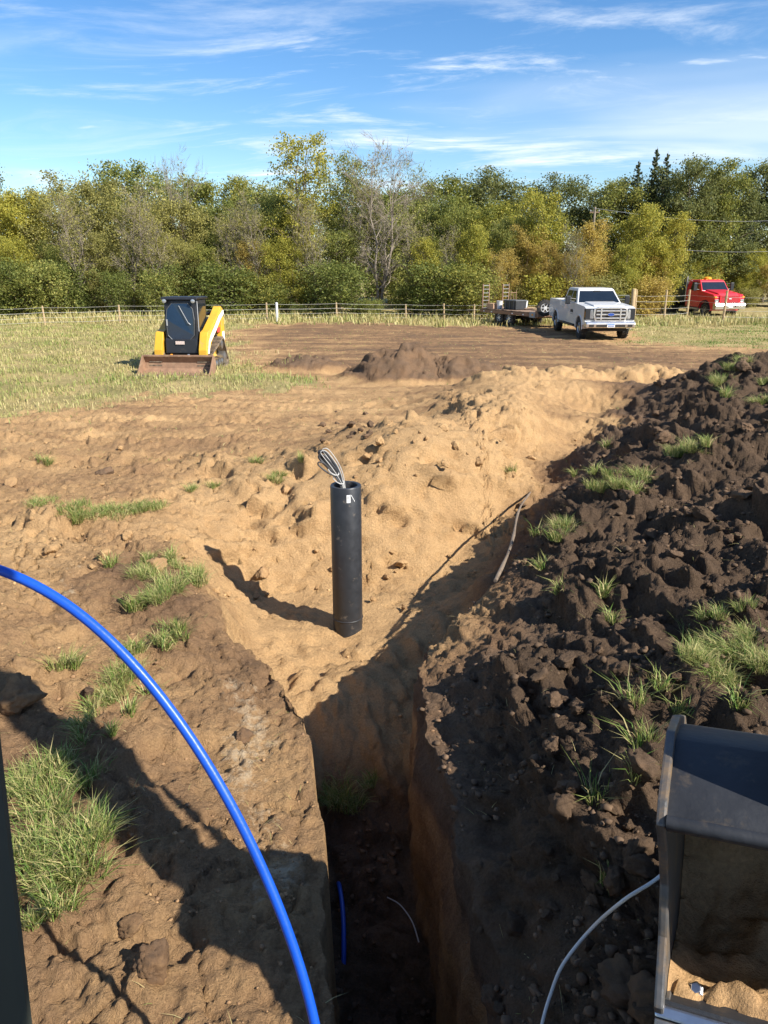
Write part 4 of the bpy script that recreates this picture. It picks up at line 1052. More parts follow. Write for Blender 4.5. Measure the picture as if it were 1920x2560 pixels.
# ---- flatbed trailer
def trailer():
    a = math.radians(28)
    hx, hy = 8.98, 37.9
    R = empty('flatbed_trailer', (hx, hy, gz(7, 40)), a)       # hitch at the origin, trailer runs along +y
    tag(R, 'rusty tandem flatbed trailer with upright loading ramps behind the pickup', 'trailer')
    W = 1.05
    fr = MB()
    for s in (-1, 1): fr.box(*sorted((s * (W - .08), s * W)), 1.2, 6.0, .56, .72)
    fr.box(-W, W, 1.2, 1.32, .56, .72); fr.box(-W, W, 5.9, 6.02, .56, .72)
    fr.build('side_frame', M_RUST, R, bevel=.008)
    for k in range(20):
        y0 = 1.3 + k * .232
        MB().box(-W + .02, W - .02, y0, y0 + .218, .722 + .006 * (k % 3), .765 + .006 * (k % 3)).build('deck_board', M_WOOD, R, bevel=.004)
    t = MB()
    for s in (-1, 1): t.tube([(s * .06, .1, .52), (s * .6, 1.3, .60)], .06, 6)
    t.build('tongue', M_RUST, R); MB().box(-.09, .09, -.05, .2, .48, .60).build('coupler', M_STEEL, R, bevel=.02)
    MB().tube([(0, .55, .12), (0, .55, .95)], .045, 8).build('jack', M_STEEL, R, smooth=True)
    MB().prism([(1.05, .58), (1.32, .50), (1.32, .86), (1.12, .86)], -W, W).build('front_plate', M_RUST, R, bevel=.01)
    for s in (-1, 1):
        MB().box(*sorted((s * (W - .03), s * (W + .012))), 1.32, 1.75, .52, .80).build('marker_plate', M_GREY, R, bevel=.01)
        MB().box(*sorted((s * (W + .012), s * (W + .025))), 1.45, 1.56, .62, .70).build('amber_reflector', M_AMBER, R)
        for yy in (2.2, 3.1, 4.9, 5.6): MB().box(*sorted((s * W, s * (W + .012))), yy, yy + .10, .61, .66).build('reflector', M_DECAL, R)
        for yy in (3.55, 4.42): wheel(R, s * .86, yy, .36, .22, mat('grey_rim', (.62, .63, .64), .45, .3, dirt_amt=.12), face=s)
        MB().tube([(s * .5, 3.4, .36), (s * .5, 4.5, .36)], .04, 6).build('axle_beam', M_DARK, R)
        # ramps
        cx = s * .66
        e = MB()
        for q in (-.20, .20): e.box(cx + q - .022, cx + q + .022, 6.05, 6.12, .58, 2.02)
        rp = e.build('ramp', M_RUST, R)
        for k in range(7): MB().box(cx - .185, cx + .185, 6.055, 6.11, .75 + k * .195, .79 + k * .195).build('rung', M_STEEL, rp)
        MB().tube([(cx - .2, 6.10, 1.2), (cx - .2, 6.5, .62)], .02, 6).build('ramp_brace', M_RUST, R)
    for yy in (3.55, 4.42): MB().cyl((0, yy, .36), (1, 0, 0), .05, 1.5, 8).build('axle', M_DARK, R)
    g = MB()
    for q in (-.18, .0, .18): g.tube([(q, 4.5, .78), (q, 4.5, 1.75 if q else 1.5)], .018, 6)
    g.tube([(-.18, 4.5, 1.6), (.18, 4.5, 1.6)], .018, 6)
    g.build('stake_rack', M_RUST, R)
    sp = wheel(R, -.88, .80, .38, .22, M_WHITE, name='spare_wheel', face=-1, z=1.02, hub=.6); sp.rotation_euler = (0, 0, math.radians(62))
    # cargo resting on the deck
    mw = R.matrix_basis.copy()
    def cargo(e, x, y, z, rz):
        e.location = R.location + Vector((math.cos(a) * x - math.sin(a) * y, math.sin(a) * x + math.cos(a) * y, z)); e.rotation_euler = (0, 0, a + rz)
    k = empty('tool_crate'); cargo(k, -.25, 4.0, .78, .1)
    MB().box(-.36, .36, -.45, .45, 0, .44, taper=(-.02, -.02)).build('bin', mat('black_plastic', (.03, .032, .035), .5, var=.3), k, bevel=.02)
    MB().box(-.40, .40, -.49, .49, .42, .48).build('lid', mat('grey_plastic', (.09, .095, .10), .5), k, bevel=.02)
    for s in (-.3, 0, .3): MB().box(-.395, -.375, s - .03, s + .03, .03, .42).build('rib', mat('grey_plastic', (.09, .095, .10), .5), k)
    tag(k, 'black plastic tool crate standing on the trailer deck', 'crate')
    for i, (x, y, lb, mm) in enumerate(((.62, 4.3, 'white plastic bucket beside the black crate on the trailer', M_WHITE), (-.55, 4.95, 'white plastic bucket at the ramp end of the trailer', M_WHITE))):
        q = empty('plastic_bucket'); cargo(q, x, y, .78, 0)
        MB().lathe((0, 0, 0), (0, 0, 1), [(.02, .005), (.14, 0), (.165, .38), (.175, .38), (.175, .40), (.15, .40), (.13, .05), (.02, .04)], 18).build('pail', mm, q, smooth=True)
        MB().tube([(.17 * math.cos(t), .0 + .02, .36 - .12 * math.sin(t)) for t in np.linspace(0, 3.14, 9)], .006, 5).build('handle', M_STEEL, q)
        tag(q, lb, 'bucket')
    q = empty('cardboard_box'); cargo(q, -.72, 5.35, .78, .2)
    MB().box(-.2, .2, -.25, .25, 0, .26).build('carton', mat('cardboard', (.45, .28, .17), .8), q, bevel=.008)
    MB().box(-.204, .204, -.03, .03, .255, .262).build('tape', mat('tape', (.55, .4, .25), .4), q)
    tag(q, 'brown cardboard box at the ramp end of the trailer', 'box')
    random.seed(3)
    for i in range(7):
        o = MB(); l = random.uniform(.4, .9)
        o.box(-.05, .05, -l / 2, l / 2, 0, .04); p = o.build('lumber_offcut', M_POST if i % 2 else M_WOOD, bevel=.004)
        cargo(p, .25 + random.uniform(-.3, .3), 2.5 + i * .18, .785 + .042 * (i % 3), 1.2 + random.uniform(-.3, .3))
        tag(p, 'piece of scrap lumber lying on the front of the trailer deck', 'lumber', 'scrap lumber on the trailer')
    return R
trailer()

# ---- red medium-duty truck beyond the fence
def red_truck():
    gx, gy = 20.9, 47.6
    R = empty('red_truck', (gx, gy, gz(gx, gy + 2) - .12), math.radians(13)); R.scale = (.94, .94, .94)
    tag(R, 'red medium duty truck with amber roof beacon behind the fence', 'truck')
    fa = 1.05
    def arch(cy, r): return [(cy + r * math.cos(math.radians(a)), .48 + r * math.sin(math.radians(a))) for a in range(184, -5, -14)]
    # nose: sloping hood between the fenders
    low = [(.10, .78), (.08, 1.30), (.25, 1.46), (1.55, 1.66), (1.75, 1.66), (1.75, .62), (fa + .58, .60)] + arch(fa, .56)[::-1] + [(fa - .60, .66)]
    MB().prism(low, -1.08, 1.08).build('fender_body', M_RED, R, bevel=.05, segs=3)
    MB().prism([(.12, 1.36), (.3, 1.56), (1.6, 1.74), (1.7, 1.6), (.4, 1.4)], -.72, .72).build('hood', M_RED, R, bevel=.05, segs=3)
    sec = lambda y0, y1, w, z: [(-w, y0, z), (w, y0, z), (w, y1, z), (-w, y1, z)]
    cb = MB().loft([sec(1.60, 3.3, 1.02, .62), sec(1.60, 3.3, 1.02, 1.66), sec(2.05, 3.28, .90, 2.26), sec(2.2, 3.2, .84, 2.34)]).build('cab', M_RED, R, bevel=.03)
    def fr(z): t = (z - 1.66) / .60; return 1.60 + .45 * t, 1.02 - .12 * t
    (ya, wa), (yb, wb) = fr(1.70), fr(2.20)
    MB().loft([[(-wa + .07, ya - .015, 1.70), (wa - .07, ya - .015, 1.70), (wb - .06, yb - .015, 2.20), (-wb + .06, yb - .015, 2.20)], [(-wa + .07, ya + .03, 1.70), (wa - .07, ya + .03, 1.70), (wb - .06, yb + .03, 2.20), (-wb + .06, yb + .03, 2.20)]]).build('windshield', M_GLASS, cb)
    for s in (-1, 1):
        q = [(1.95, 1.68), (2.85, 1.68), (2.82, 2.18), (2.22, 2.18)]
        MB().loft([[(s * (fr(z)[1] + .012), y, z) for y, z in q], [(s * (fr(z)[1] - .03), y, z) for y, z in q]]).build('side_window', M_GLASS, cb)
        d = MB().loft([[(s * 1.034, y, z) for y, z in ((1.85, .75), (2.95, .75), (2.95, 1.62), (1.85, 1.62))], [(s * 1.0, y, z) for y, z in ((1.85, .75), (2.95, .75), (2.95, 1.62), (1.85, 1.62))]]).build('door', M_RED, cb, bevel=.01)
        m = MB().box(*sorted((s * 1.26, s * 1.50)), 1.80, 1.92, 1.66, 2.16).build('wing_mirror', M_BLK, R, bevel=.03)
        MB().tube([(s * 1.0, 1.85, 1.72), (s * 1.3, 1.86, 1.76)], .02, 6).build('arm', M_BLK, m); MB().tube([(s * .96, 1.95, 2.1), (s * 1.3, 1.86, 2.08)], .02, 6).build('arm', M_BLK, m)
        h = MB().box(*sorted((s * .80, s * 1.06)), .03, .2, 1.0, 1.18).build('headlight', M_LAMP, R, bevel=.03)
        MB().box(*sorted((s * .92, s * 1.085)), .05, .25, 1.26, 1.36).build('turn_signal', M_AMBER, R, bevel=.02)
        wheel(R, s * .93, fa, .45, .28, M_STEEL, face=s)
        wheel(R, s * .80, 5.0, .45, .5, M_STEEL, face=s)
        MB().tube([(s * 1.09, fa + .60 * math.cos(math.radians(t)), .48 + .60 * math.sin(math.radians(t))) for t in range(0, 181, 15)], .03, 6).build('wheel_arch', M_DARK, R, smooth=True)
        MB().box(*sorted((s * .8, s * 1.05)), 1.9, 2.9, .45, .58).build('step', M_STEEL, R, bevel=.02)
    g = MB().box(-.68, .68, .02, .14, .98, 1.40).build('grille', M_DARK, R, bevel=.02)
    for k in range(6): MB().box(-.66, .66, -.005, .06, .995 + k * .070, 1.035 + k * .070).build('bar', M_RED, g, bevel=.008)
    for s in (-1, 1): MB().box(*sorted((s * .66, s * .74)), -.005, .12, .96, 1.42).build('grille_side', M_RED, g, bevel=.01)
    MB().box(-.10, .10, -.02, .0, 1.17, 1.23).build('emblem', M_CHROME, g, bevel=.01)
    bp = MB().prism([(-.14, .56), (.16, .56), (.16, .94), (-.10, .94), (-.16, .8)], -1.10, 1.10).build('front_bumper', M_CHROME, R, bevel=.03)
    for s in (-1, 1): MB().box(*sorted((s * .22, s * .44)), -.165, -.14, .70, .80).build('tow_opening', M_DARK, bp)
    MB().box(-.16, .16, -.17, -.15, .68, .82).build('licence_plate', M_DECAL, bp)
    bc = MB().lathe((0, 2.6, 2.36), (0, 0, 1), [(.24, -.02), (.26, 0), (.24, .10), (.16, .15), (.02, .16)], 18).build('beacon', M_AMBER, R, smooth=True)
    for x in (-.62, -.31, .31, .62): MB().box(x - .05, x + .05, 2.22, 2.30, 2.33, 2.38).build('clearance_lamp', M_AMBER, R, bevel=.01)
    MB().box(-.45, .45, .3, 7.4, .55, .80).build('chassis', M_DARK, R)
    MB().box(-1.2, 1.2, 3.5, 7.5, .85, 1.0).build('flatbed', M_DARK, R, bevel=.02)
    bx = MB().prism([(3.55, 1.0), (7.5, 1.0), (7.5, 1.72), (3.55, 1.72)], -1.25, -1.17).build('bed_side', M_GREEN, R, bevel=.02)
    MB().prism([(3.55, 1.0), (7.5, 1.0), (7.5, 1.72), (3.55, 1.72)], 1.17, 1.25).build('bed_side', M_GREEN, R, bevel=.02)
    MB().box(-1.2, 1.2, 3.48, 3.56, 1.0, 2.2).build('headboard', M_GREEN, R, bevel=.02)
    MB().tube([(-1.0, 3.38, .9), (-1.0, 3.38, 2.55)], .07, 10).build('exhaust_stack', M_STEEL, R, smooth=True)
    return R
red_truck()
# ------------------------------------------------------------------ fence, gate, posts, utility line
M_WIRE = mat('fence_wire', (.55, .53, .47), .5, .1, var=.15, scale=30)
M_TPOST = mat('steel_post', (.16, .17, .13), .6, .4, var=.3, scale=10)
def fence(label, pts, heights, wires, rpost, group=None):
    p0 = Vector((pts[0][0], pts[0][1], gz(*pts[0][:2])))
    R = empty('fence', p0)
    tag(R, label, 'fence', group)
    tops = []
    for i, (x, y) in enumerate(pts):
        z = gz(x, y); h = heights[i % len(heights)]; rp = rpost[i % len(rpost)]
        lean = (random.uniform(-.03, .03), random.uniform(-.02, .02))
        m = MB(); m.tube([(0, 0, -.2), (lean[0] * .5, lean[1] * .5, h * .5), (lean[0], lean[1], h)], [rp, rp * .98, rp * .92], 8)
        o = m.build('post', M_POST if rp > .04 else M_TPOST, R, smooth=True); o.location = Vector((x, y, z)) - p0
        tops.append((x, y, z, h))
    for wz, wr in wires:
        for i in range(len(tops) - 1):
            a, b = tops[i], tops[i + 1]
            pp = []
            for t in np.linspace(0, 1, 5):
                sag = -.03 * math.sin(math.pi * t)
                pp.append(Vector((a[0] + (b[0] - a[0]) * t, a[1] + (b[1] - a[1]) * t - rpost[0] - .01, a[2] + (b[2] - a[2]) * t + wz + sag)) - p0)
            MB().tube(pp, wr, 5).build('wire', M_WIRE, R)
random.seed(8)
def fp(u, v): p = at(u, v, 0); return (p[0], p[1])
left = [fp(-260, 822), fp(-80, 817), fp(113, 812), fp(300, 808), (fp(490, 805)), fp(668, 803), fp(842, 799), fp(1015, 796), fp(1110, 796), fp(1185, 796), fp(1270, 795), fp(1352, 796), fp(1395, 796)]
fence('long wire fence with slim wooden posts along the tree line', left, [.92, .88, .95], [(.86, .005), (.62, .007), (.38, .005), (.16, .006)], [.05, .045, .05])
pr = [(14.15, 44.3), fp(1660, 795), fp(1717, 790), fp(1807, 803)]
fence('wooden post and wire fence in front of the red truck', pr + [(21.5, 40.9), (25.5, 39.6), (30, 38.2)], [1.70, 1.68, 1.66, 1.70, 1.6], [(1.36, .0055), (1.06, .0075), (.68, .0055), (.36, .0075)], [.075, .065, .07, .07])
# steel tube gate between the two fences
gx0, gx1, gy = 10.9, 13.75, 44.3
G = empty('pasture_gate', (gx0, gy, gz(gx0, gy))); tag(G, 'steel tube gate with upright bars between pickup and thick gate post', 'gate')
f = MB()
f.tube([(0, 0, .25), (0, 0, 1.35), (gx1 - gx0, 0, 1.35), (gx1 - gx0, 0, .25), (0, 0, .25)], .03, 6); f.build('frame', M_TPOST, G)
for k in range(4): MB().tube([(0, 0, .46 + k * .22), (gx1 - gx0, 0, .46 + k * .22)], .02, 6).build('rail', M_TPOST, G)
for k in range(4): MB().tube([((k + 1) * .57, -.03, .25), ((k + 1) * .57, -.03, 1.35)], .018, 6).build('stile', M_TPOST, G)
for x, r, h, lb in ((14.0, .13, 1.75, 'thick wooden gate post at the latch side of the steel gate'), (10.65, .10, 1.5, 'wooden hinge post of the steel gate behind the pickup')):
    m = MB(); m.lathe((0, 0, 0), (0, 0, 1), [(r * .98, -.2), (r, .4), (r * .97, h - .03), (r * .85, h)], 12); o = m.build('gate_post', M_POST, smooth=True); o.location = (x, gy, gz(x, gy)); tag(o, lb, 'post')
o = MB(); o.lathe((0, 0, 0), (0, 0, 1), [(.07, -.1), (.07, .92), (.075, .92), (.075, .98), (.03, 1.0)], 14)
q = o.build('marker_post', M_WHITE, smooth=True); p = fp(693, 804); q.location = (p[0], p[1], gz(*p)); tag(q, 'white plastic marker post standing beside the wire fence', 'post')
# utility pole with two lines in the trees
U = empty('utility_pole', (13.25, 51.3, gz(13.25, 51.3))); tag(U, 'slim grey utility pole among the trees', 'utility pole')
MB().tube([(0, 0, -.2), (0, 0, 6.4)], [.10, .07], 10).build('shaft', BARK_PALE, U, smooth=True)
MB().box(-.3, .3, -.04, .04, 6.05, 6.12).build('crossarm', M_WOOD, U)
for x in (-.26, .26): MB().lathe((x, 0, 6.12), (0, 0, 1), [(.03, 0), (.045, .05), (.03, .1), (.01, .12)], 8).build('insulator', M_GREY, U)
for i, (z0, z1) in enumerate(((6.2, 6.0), (4.4, 4.2))):
    m = MB(); m.tube([Vector((13.25 + t * 17, 51.2 - t * 1.5, z0 + (z1 - z0) * t - .7 * math.sin(math.pi * t))) for t in np.linspace(0, 1, 12)], .009, 4)
    o = m.build('power_line', M_GREY); tag(o, ('upper', 'lower')[i] + ' overhead line strung in front of the dark spruce', 'power line', 'overhead lines')
# ------------------------------------------------------------------ foreground things
M_PIPE = mat('black_poly_pipe', (.022, .023, .026), .42, var=.3, scale=9, dirt_amt=.13, dirt=(.16, .13, .10))
# black standing riser in the pit
pp = at(870, 1570, -.92); pz = gz(pp[0], pp[1])
B = empty('riser_pipe', (pp[0], pp[1], pz - .06)); tag(B, 'tall black plastic riser pipe standing in the sandy pit', 'pipe')
Hp = .76 - pz + .06
MB().lathe((0, 0, 0), (0, 0, 1), [(.165, .10), (.165, Hp - .008), (.160, Hp), (.128, Hp), (.124, Hp - .008), (.124, .12)], 48).build('barrel', M_PIPE, B, smooth=True)
MB().lathe((0, 0, 0), (0, 0, 1), [(.163, -.1), (.163, .17), (.168, .175), (.171, .18), (.171, .185), (.166, .19)], 48).build('base_coupling', M_PIPE, B, smooth=True)
def on_pipe(ang, z, r=.167): return (math.sin(ang) * r, -math.cos(ang) * r, z)
lb = MB(); rows = [[on_pipe(a, z) for a in np.linspace(.10, .34, 7)] for z in (Hp - .15, Hp - .065)]
lb.add([p for r in rows for p in r], [(i, i + 1, 8 + i, 7 + i) for i in range(6)]); L1 = lb.build('sticker', M_DECAL, B)
lb = MB(); rows = [[on_pipe(a, z, .1675) for a in np.linspace(.14, .24, 4)] for z in (Hp - .105, Hp - .085)]
lb.add([p for r in rows for p in r], [(i, i + 1, 5 + i, 4 + i) for i in range(3)]); lb.build('print', M_GREY, L1)
MB().tube([on_pipe(.37, Hp - .065, .168), on_pipe(.63, Hp - .145, .168)], .004, 4).build('sticker_edge', M_DECAL, B)
# bundle of wires bent out of its top
W = empty('wire_bundle', (pp[0], pp[1], pz - .06 + Hp)); tag(W, 'looped bundle of black and white wires tied together, sticking out of the riser pipe', 'wires')
M_BLKW = mat('black_wire', (.03, .03, .033), .5, var=.2); M_WHTW = mat('white_wire', (.45, .44, .42), .5, var=.1)
def bend(o, s, top): return [(.0 + o[0] * .4, .02 + o[1], -.30), (-.04 + o[0] * .7, .03 + o[1], -.04), (-.10 + o[0], .03 + o[1], .09), (-.175 + o[0] * s, .02 + o[1], top * .62), (-.265 + o[0] * s, .0 + o[1], top)]
def loopw(o, m, r, top, wid):
    a = bend(o, 1, top); b = [(x + wid * min(1, max(0, (z + .05) / .25)), y + .012, z + .02) for x, y, z in a]
    tip = [((a[-1][0] + b[-1][0]) / 2 - .025, a[-1][1], top + .035)]
    pts = a + tip + b[::-1]
    cp = []
    P = [Vector(q) for q in pts]
    for i in range(len(P) - 1):
        p0, p1, p2, p3 = P[max(i - 1, 0)], P[i], P[i + 1], P[min(i + 2, len(P) - 1)]
        for t in np.linspace(0, 1, 5)[:-1]:
            cp.append(.5 * ((2 * p1) + (p2 - p0) * t + (2 * p0 - 5 * p1 + 4 * p2 - p3) * t * t + (3 * p1 - p0 - 3 * p2 + p3) * t ** 3))
    cp.append(P[-1])
    MB().tube(cp, r, 6).build('wire', m, W, smooth=True)
loopw((0, 0), M_BLKW, .016, .33, .05); loopw((.01, .03), M_BLKW, .015, .31, .045); loopw((.0, -.02), M_BLKW, .014, .29, .05)
loopw((.02, -.03), M_WHTW, .0042, .34, .06); loopw((.04, -.01), M_WHTW, .0042, .36, .055); loopw((-.01, -.035), M_BLKW, .009, .22, .05)
for zc, xc in ((.15, -.125), (.055, -.075)):
    MB().tube([(xc + .055 * math.cos(t), -.0 + .05 * math.sin(t), zc + .02 * math.sin(t) - .03 * math.cos(t)) for t in np.linspace(0, 6.283, 17)], .006, 5).build('tie', M_WHTW, W, smooth=True)

def smooth_path(pts, n=10):
    P = [Vector(q) for q in pts]; out = []
    for i in range(len(P) - 1):
        p0, p1, p2, p3 = P[max(i - 1, 0)], P[i], P[i + 1], P[min(i + 2, len(P) - 1)]
        for t in np.linspace(0, 1, n + 1)[:-1]:
            out.append(.5 * ((2 * p1) + (p2 - p0) * t + (2 * p0 - 5 * p1 + 4 * p2 - p3) * t * t + (3 * p1 - p0 - 3 * p2 + p3) * t ** 3))
    out.append(P[-1]); return out
def relax(P, step=.04, it=60):
    """even spacing, then smoothing, so that a stiff pipe bends without kinks"""
    A = np.array([p[:] for p in P]); s = np.concatenate([[0], np.cumsum(np.linalg.norm(np.diff(A, axis=0), axis=1))])
    t = np.linspace(0, s[-1], int(s[-1] / step)); B_ = np.stack([np.interp(t, s, A[:, k]) for k in range(3)], 1)
    for _ in range(it): B_[1:-1] = .5 * B_[1:-1] + .25 * (B_[:-2] + B_[2:])
    return [Vector(p) for p in B_]
# blue water line arching from the bank into the trench
M_BLUEP = mat('blue_poly_pipe', (.006, .07, .46), .38, var=.12, scale=5, dirt_amt=.05, dirt=(.16, .17, .26), bump=.08, bscale=60)
px_ = [(0, 1406), (130, 1460), (300, 1610), (463, 1812), (610, 2060), (718, 2310), (799, 2560)]
path = [(-4.3, 2.3, .08), (-4.0, 2.4, .7), (-3.3, 2.5, 1.55), (-2.5, 2.45, 2.0)] + [at_depth(-300, 1368, 2.5)] + [at_depth(u, v, 2.45) for u, v in px_] + [(-.16, 1.68, .2), (-.08, 1.6, -.3), (-.02, 1.75, -.9), (.0, 2.2, -1.45), (-.06, 2.9, -1.6), (-.1, 3.4, -1.8)]
o = MB().tube(relax(smooth_path(path)), .0165, 16).build('water_pipe', M_BLUEP, smooth=True); tag(o, 'glossy bright blue water pipe arching from the bank down into the trench', 'pipe')
a, b = hit(849, 2232), hit(860, 2385)
o = MB().tube(smooth_path([(a.x - .03, a.y + .18, a.z - .10), (a.x, a.y, a.z + .03), ((a.x + b.x) / 2 + .01, (a.y + b.y) / 2, max(a.z, b.z) + .05), (b.x, b.y, b.z + .03), (b.x, b.y - .2, b.z - .10)]), .0165, 14).build('water_pipe', M_BLUEP, smooth=True)
tag(o, 'short stretch of blue pipe half buried on the dark trench floor', 'pipe')
M_CAB = mat('pale_cable', (.55, .54, .51), .45, var=.12, scale=8)
# grey-white cable over the spoil slope, behind the bucket
def surf(u, v, up):
    p = hit(u, v); return (p.x, p.y, p.z + up)
cab_pts = [surf(1800, 2060, .06), surf(1700, 2140, .06), at(1655, 2185, hit(1655, 2185).z + .12), at(1560, 2250, hit(1560, 2250).z + .16), at(1480, 2320, hit(1480, 2320).z + .16), at(1408, 2410, hit(1408, 2410).z + .14), at(1375, 2490, hit(1375, 2490).z + .14), at(1355, 2560, hit(1355, 2560).z + .12), surf(1340, 2650, .02)]
o = MB().tube(smooth_path(cab_pts), .0065, 10).build('cable', M_CAB, smooth=True); tag(o, 'pale cable running down the spoil slope from behind the bucket', 'cable')
cp = [surf(968, 2250, .02), surf(1000, 2280, .05), surf(1030, 2320, .05), surf(1047, 2362, .01)]
o = MB().tube(smooth_path(cp), .0045, 6).build('wire', M_WHTW, smooth=True); tag(o, 'thin white wire curving up from the trench floor', 'wire')
# leaning stick
s0, s1 = hit(1246, 1448), hit(1322, 1240)
M_STICK = mat('grey_stick', (.16, .12, .085), .9, var=.35, scale=12, bump=.5, bscale=40)
pts = [Vector(s0) + (Vector(s1) - Vector(s0)) * t + Vector((.03 * math.sin(t * 7), 0, .05 + .06 * math.sin(t * 3.1))) for t in np.linspace(-.05, 1.02, 12)]
o = MB().tube(pts, [.019 + .004 * math.sin(i * 2.1) - .0006 * i for i in range(12)], 9).build('stick', M_STICK, smooth=True); tag(o, 'long bare wooden stick leaning against the pit edge', 'stick')

# ---- excavator round the camera: bucket, arm and boom swung to the right, cab post on the left
SW = math.radians(-25.0)
X = empty('excavator', (0, 0, 0)); tag(X, 'excavator with dirty curled bucket, dark cab post beside it', 'excavator')
M_BKT = mat('bucket_paint', (.024, .026, .031), .55, .1, var=.3, scale=6, dirt_amt=.16, dirt=(.10, .075, .05), bump=.25, bscale=30)
M_EDGE = mat('polished_edge', (.62, .63, .66), .30, 1.0, var=.12, scale=9, bump=.05, bscale=80)
def swung(o):
    o.rotation_euler = (0, 0, SW); return o
ROLL = math.radians(-6.2)
def rolled(o):
    m = Matrix.Rotation(SW, 4, 'Z') @ Matrix.Translation((0, 0, 1.3)) @ Matrix.Rotation(ROLL, 4, 'Y') @ Matrix.Translation((0, 0, -1.3))
    o.matrix_basis = m; return o
x0, x1 = .012, 1.22
outer = [(1.79, 1.60), (1.83, 1.628), (2.05, 1.70), (2.22, 1.645), (2.42, 1.53), (2.56, 1.36), (2.56, 1.16), (2.44, .98), (2.26, .88), (2.06, .88), (1.745, 1.03)]
inn = [(1.76, 1.055), (2.07, .91), (2.25, .91), (2.415, 1.0), (2.53, 1.17), (2.53, 1.35), (2.40, 1.51), (2.21, 1.617), (2.05, 1.672), (1.845, 1.60), (1.803, 1.575)]
bk = MB(); n = len(outer)
vs = [(x, p[0], p[1]) for x in (x0, x1) for p in outer + inn[::-1]]
N2 = 2 * n; fs = []
for i in range(n - 1):
    fs += [(i, i + 1, N2 + i + 1, N2 + i), (n + i, N2 + n + i, N2 + n + i + 1, n + i + 1), (i, n + i, n + i + 1, i + 1), (N2 + i, N2 + i + 1, N2 + n + i + 1, N2 + n + i)]
fs += [(0, N2, N2 + n, n), (n - 1, n + n - 1, N2 + n + n - 1, N2 + n - 1)]
bk.add(vs, fs); BK = rolled(bk.build('bucket', M_BKT, X, smooth=True))
M_SIDE = mat('side_plate_steel', (.13, .125, .12), .45, .5, var=.3, scale=7, dirt_amt=.34, dirt=(.30, .20, .11), bump=.2, bscale=30)
side = [(1.785, 1.60), (1.83, 1.65), (2.05, 1.725), (2.23, 1.67), (2.44, 1.55), (2.58, 1.37), (2.58, 1.15), (2.45, .965), (2.26, .86), (2.06, .86), (1.735, 1.01), (1.722, 1.06), (1.83, 1.20), (1.875, 1.34), (1.84, 1.48)]
for xa, xb in ((x0 - .026, x0), (x1, x1 + .026)):
    MB().prism(side, xa, xb).build('side_plate', M_SIDE, BK, bevel=.007)
MB().prism([(1.722, 1.028), (1.745, 1.052), (1.90, .978), (1.885, .95)], x0 - .024, x1 + .024).build('cutting_edge', M_EDGE, BK, bevel=.006)
MB().prism([(1.700, .985), (1.722, 1.022), (1.87, .948), (1.86, .92)], x0 - .024, x1 + .024).build('wear_plate', mat('wear_steel', (.30, .29, .28), .4, .8, var=.25, scale=8, dirt_amt=.2, dirt=(.36, .23, .13)), BK, bevel=.006)
for k in range(5):
    MB().lathe((x0 + .075 + k * .225, 1.85, 1.013), (0, -.42, .9), [(.030, -.012), (.030, .006), (.022, .012), (.022, .030), (.015, .034), (.015, .042)], 6).build('edge_bolt', M_EDGE, BK, bevel=.002)
for xc in (.33, .93):
    MB().prism([(1.86, 1.62), (2.02, 1.68), (2.28, 1.60), (2.27, 1.93), (2.10, 2.02), (1.92, 1.90)], xc - .02, xc + .02).build('ear', M_BKT, BK, bevel=.008)
    MB().lathe((xc, 2.0, 1.87), (1, 0, 0), [(.06, -.03), (.06, .03), (.02, .032)], 16).build('pin_boss', M_BKT, BK, smooth=True)
for yy, zz_ in ((2.0, 1.87), (2.22, 1.86)): MB().cyl((.63, yy, zz_), (1, 0, 0), .032, .70, 14).build('hinge_pin', M_STEEL, BK, smooth=True)
for xa in (x0 + .006, x1 - .006):
    MB().tube([(xa, y + .004, z - .004) for y, z in inn[::-1]], .008, 6).build('weld_bead', M_SIDE, BK, smooth=True)
MB().tube([(x0, 1.80, 1.604), (x1, 1.80, 1.604)], .020, 10).build('lip_bar', M_BKT, BK, smooth=True)
M_XY = mat('excavator_paint', (.06, .062, .066), .45, var=.2, scale=2, dirt_amt=.1)
swung(MB().prism([(1.90, 1.78), (2.04, 1.80), (2.14, 2.5), (2.34, 3.4), (2.48, 4.1), (2.34, 4.32), (2.20, 4.2), (2.08, 3.3), (1.86, 2.5)], .53, .73).build('arm', M_XY, X, bevel=.02))
swung(MB().tube([(.63, 2.22, 1.88), (.63, 2.20, 2.25)], .045, 8).build('bucket_link', M_STEEL, X, smooth=True))
swung(MB().tube([(.63, 2.30, 2.80), (.63, 2.42, 3.6)], .055, 12).build('bucket_cylinder', M_XY, X, smooth=True)); swung(MB().tube([(.63, 2.22, 2.22), (.63, 2.30, 2.80)], .028, 10).build('cylinder_rod', M_CHROME, X, smooth=True))
swung(MB().prism([(2.26, 4.05), (2.38, 4.32), (1.0, 4.95), (.2, 4.60), (-.9, 2.2), (-.75, 1.7), (-.5, 1.75), (.5, 4.15), (1.0, 4.38)], .49, .77).build('boom', M_XY, X, bevel=.03))
swung(MB().tube([(.63, 2.3, 4.45), (.63, .9, 5.05)], .075, 12).build('arm_cylinder', M_XY, X, smooth=True))
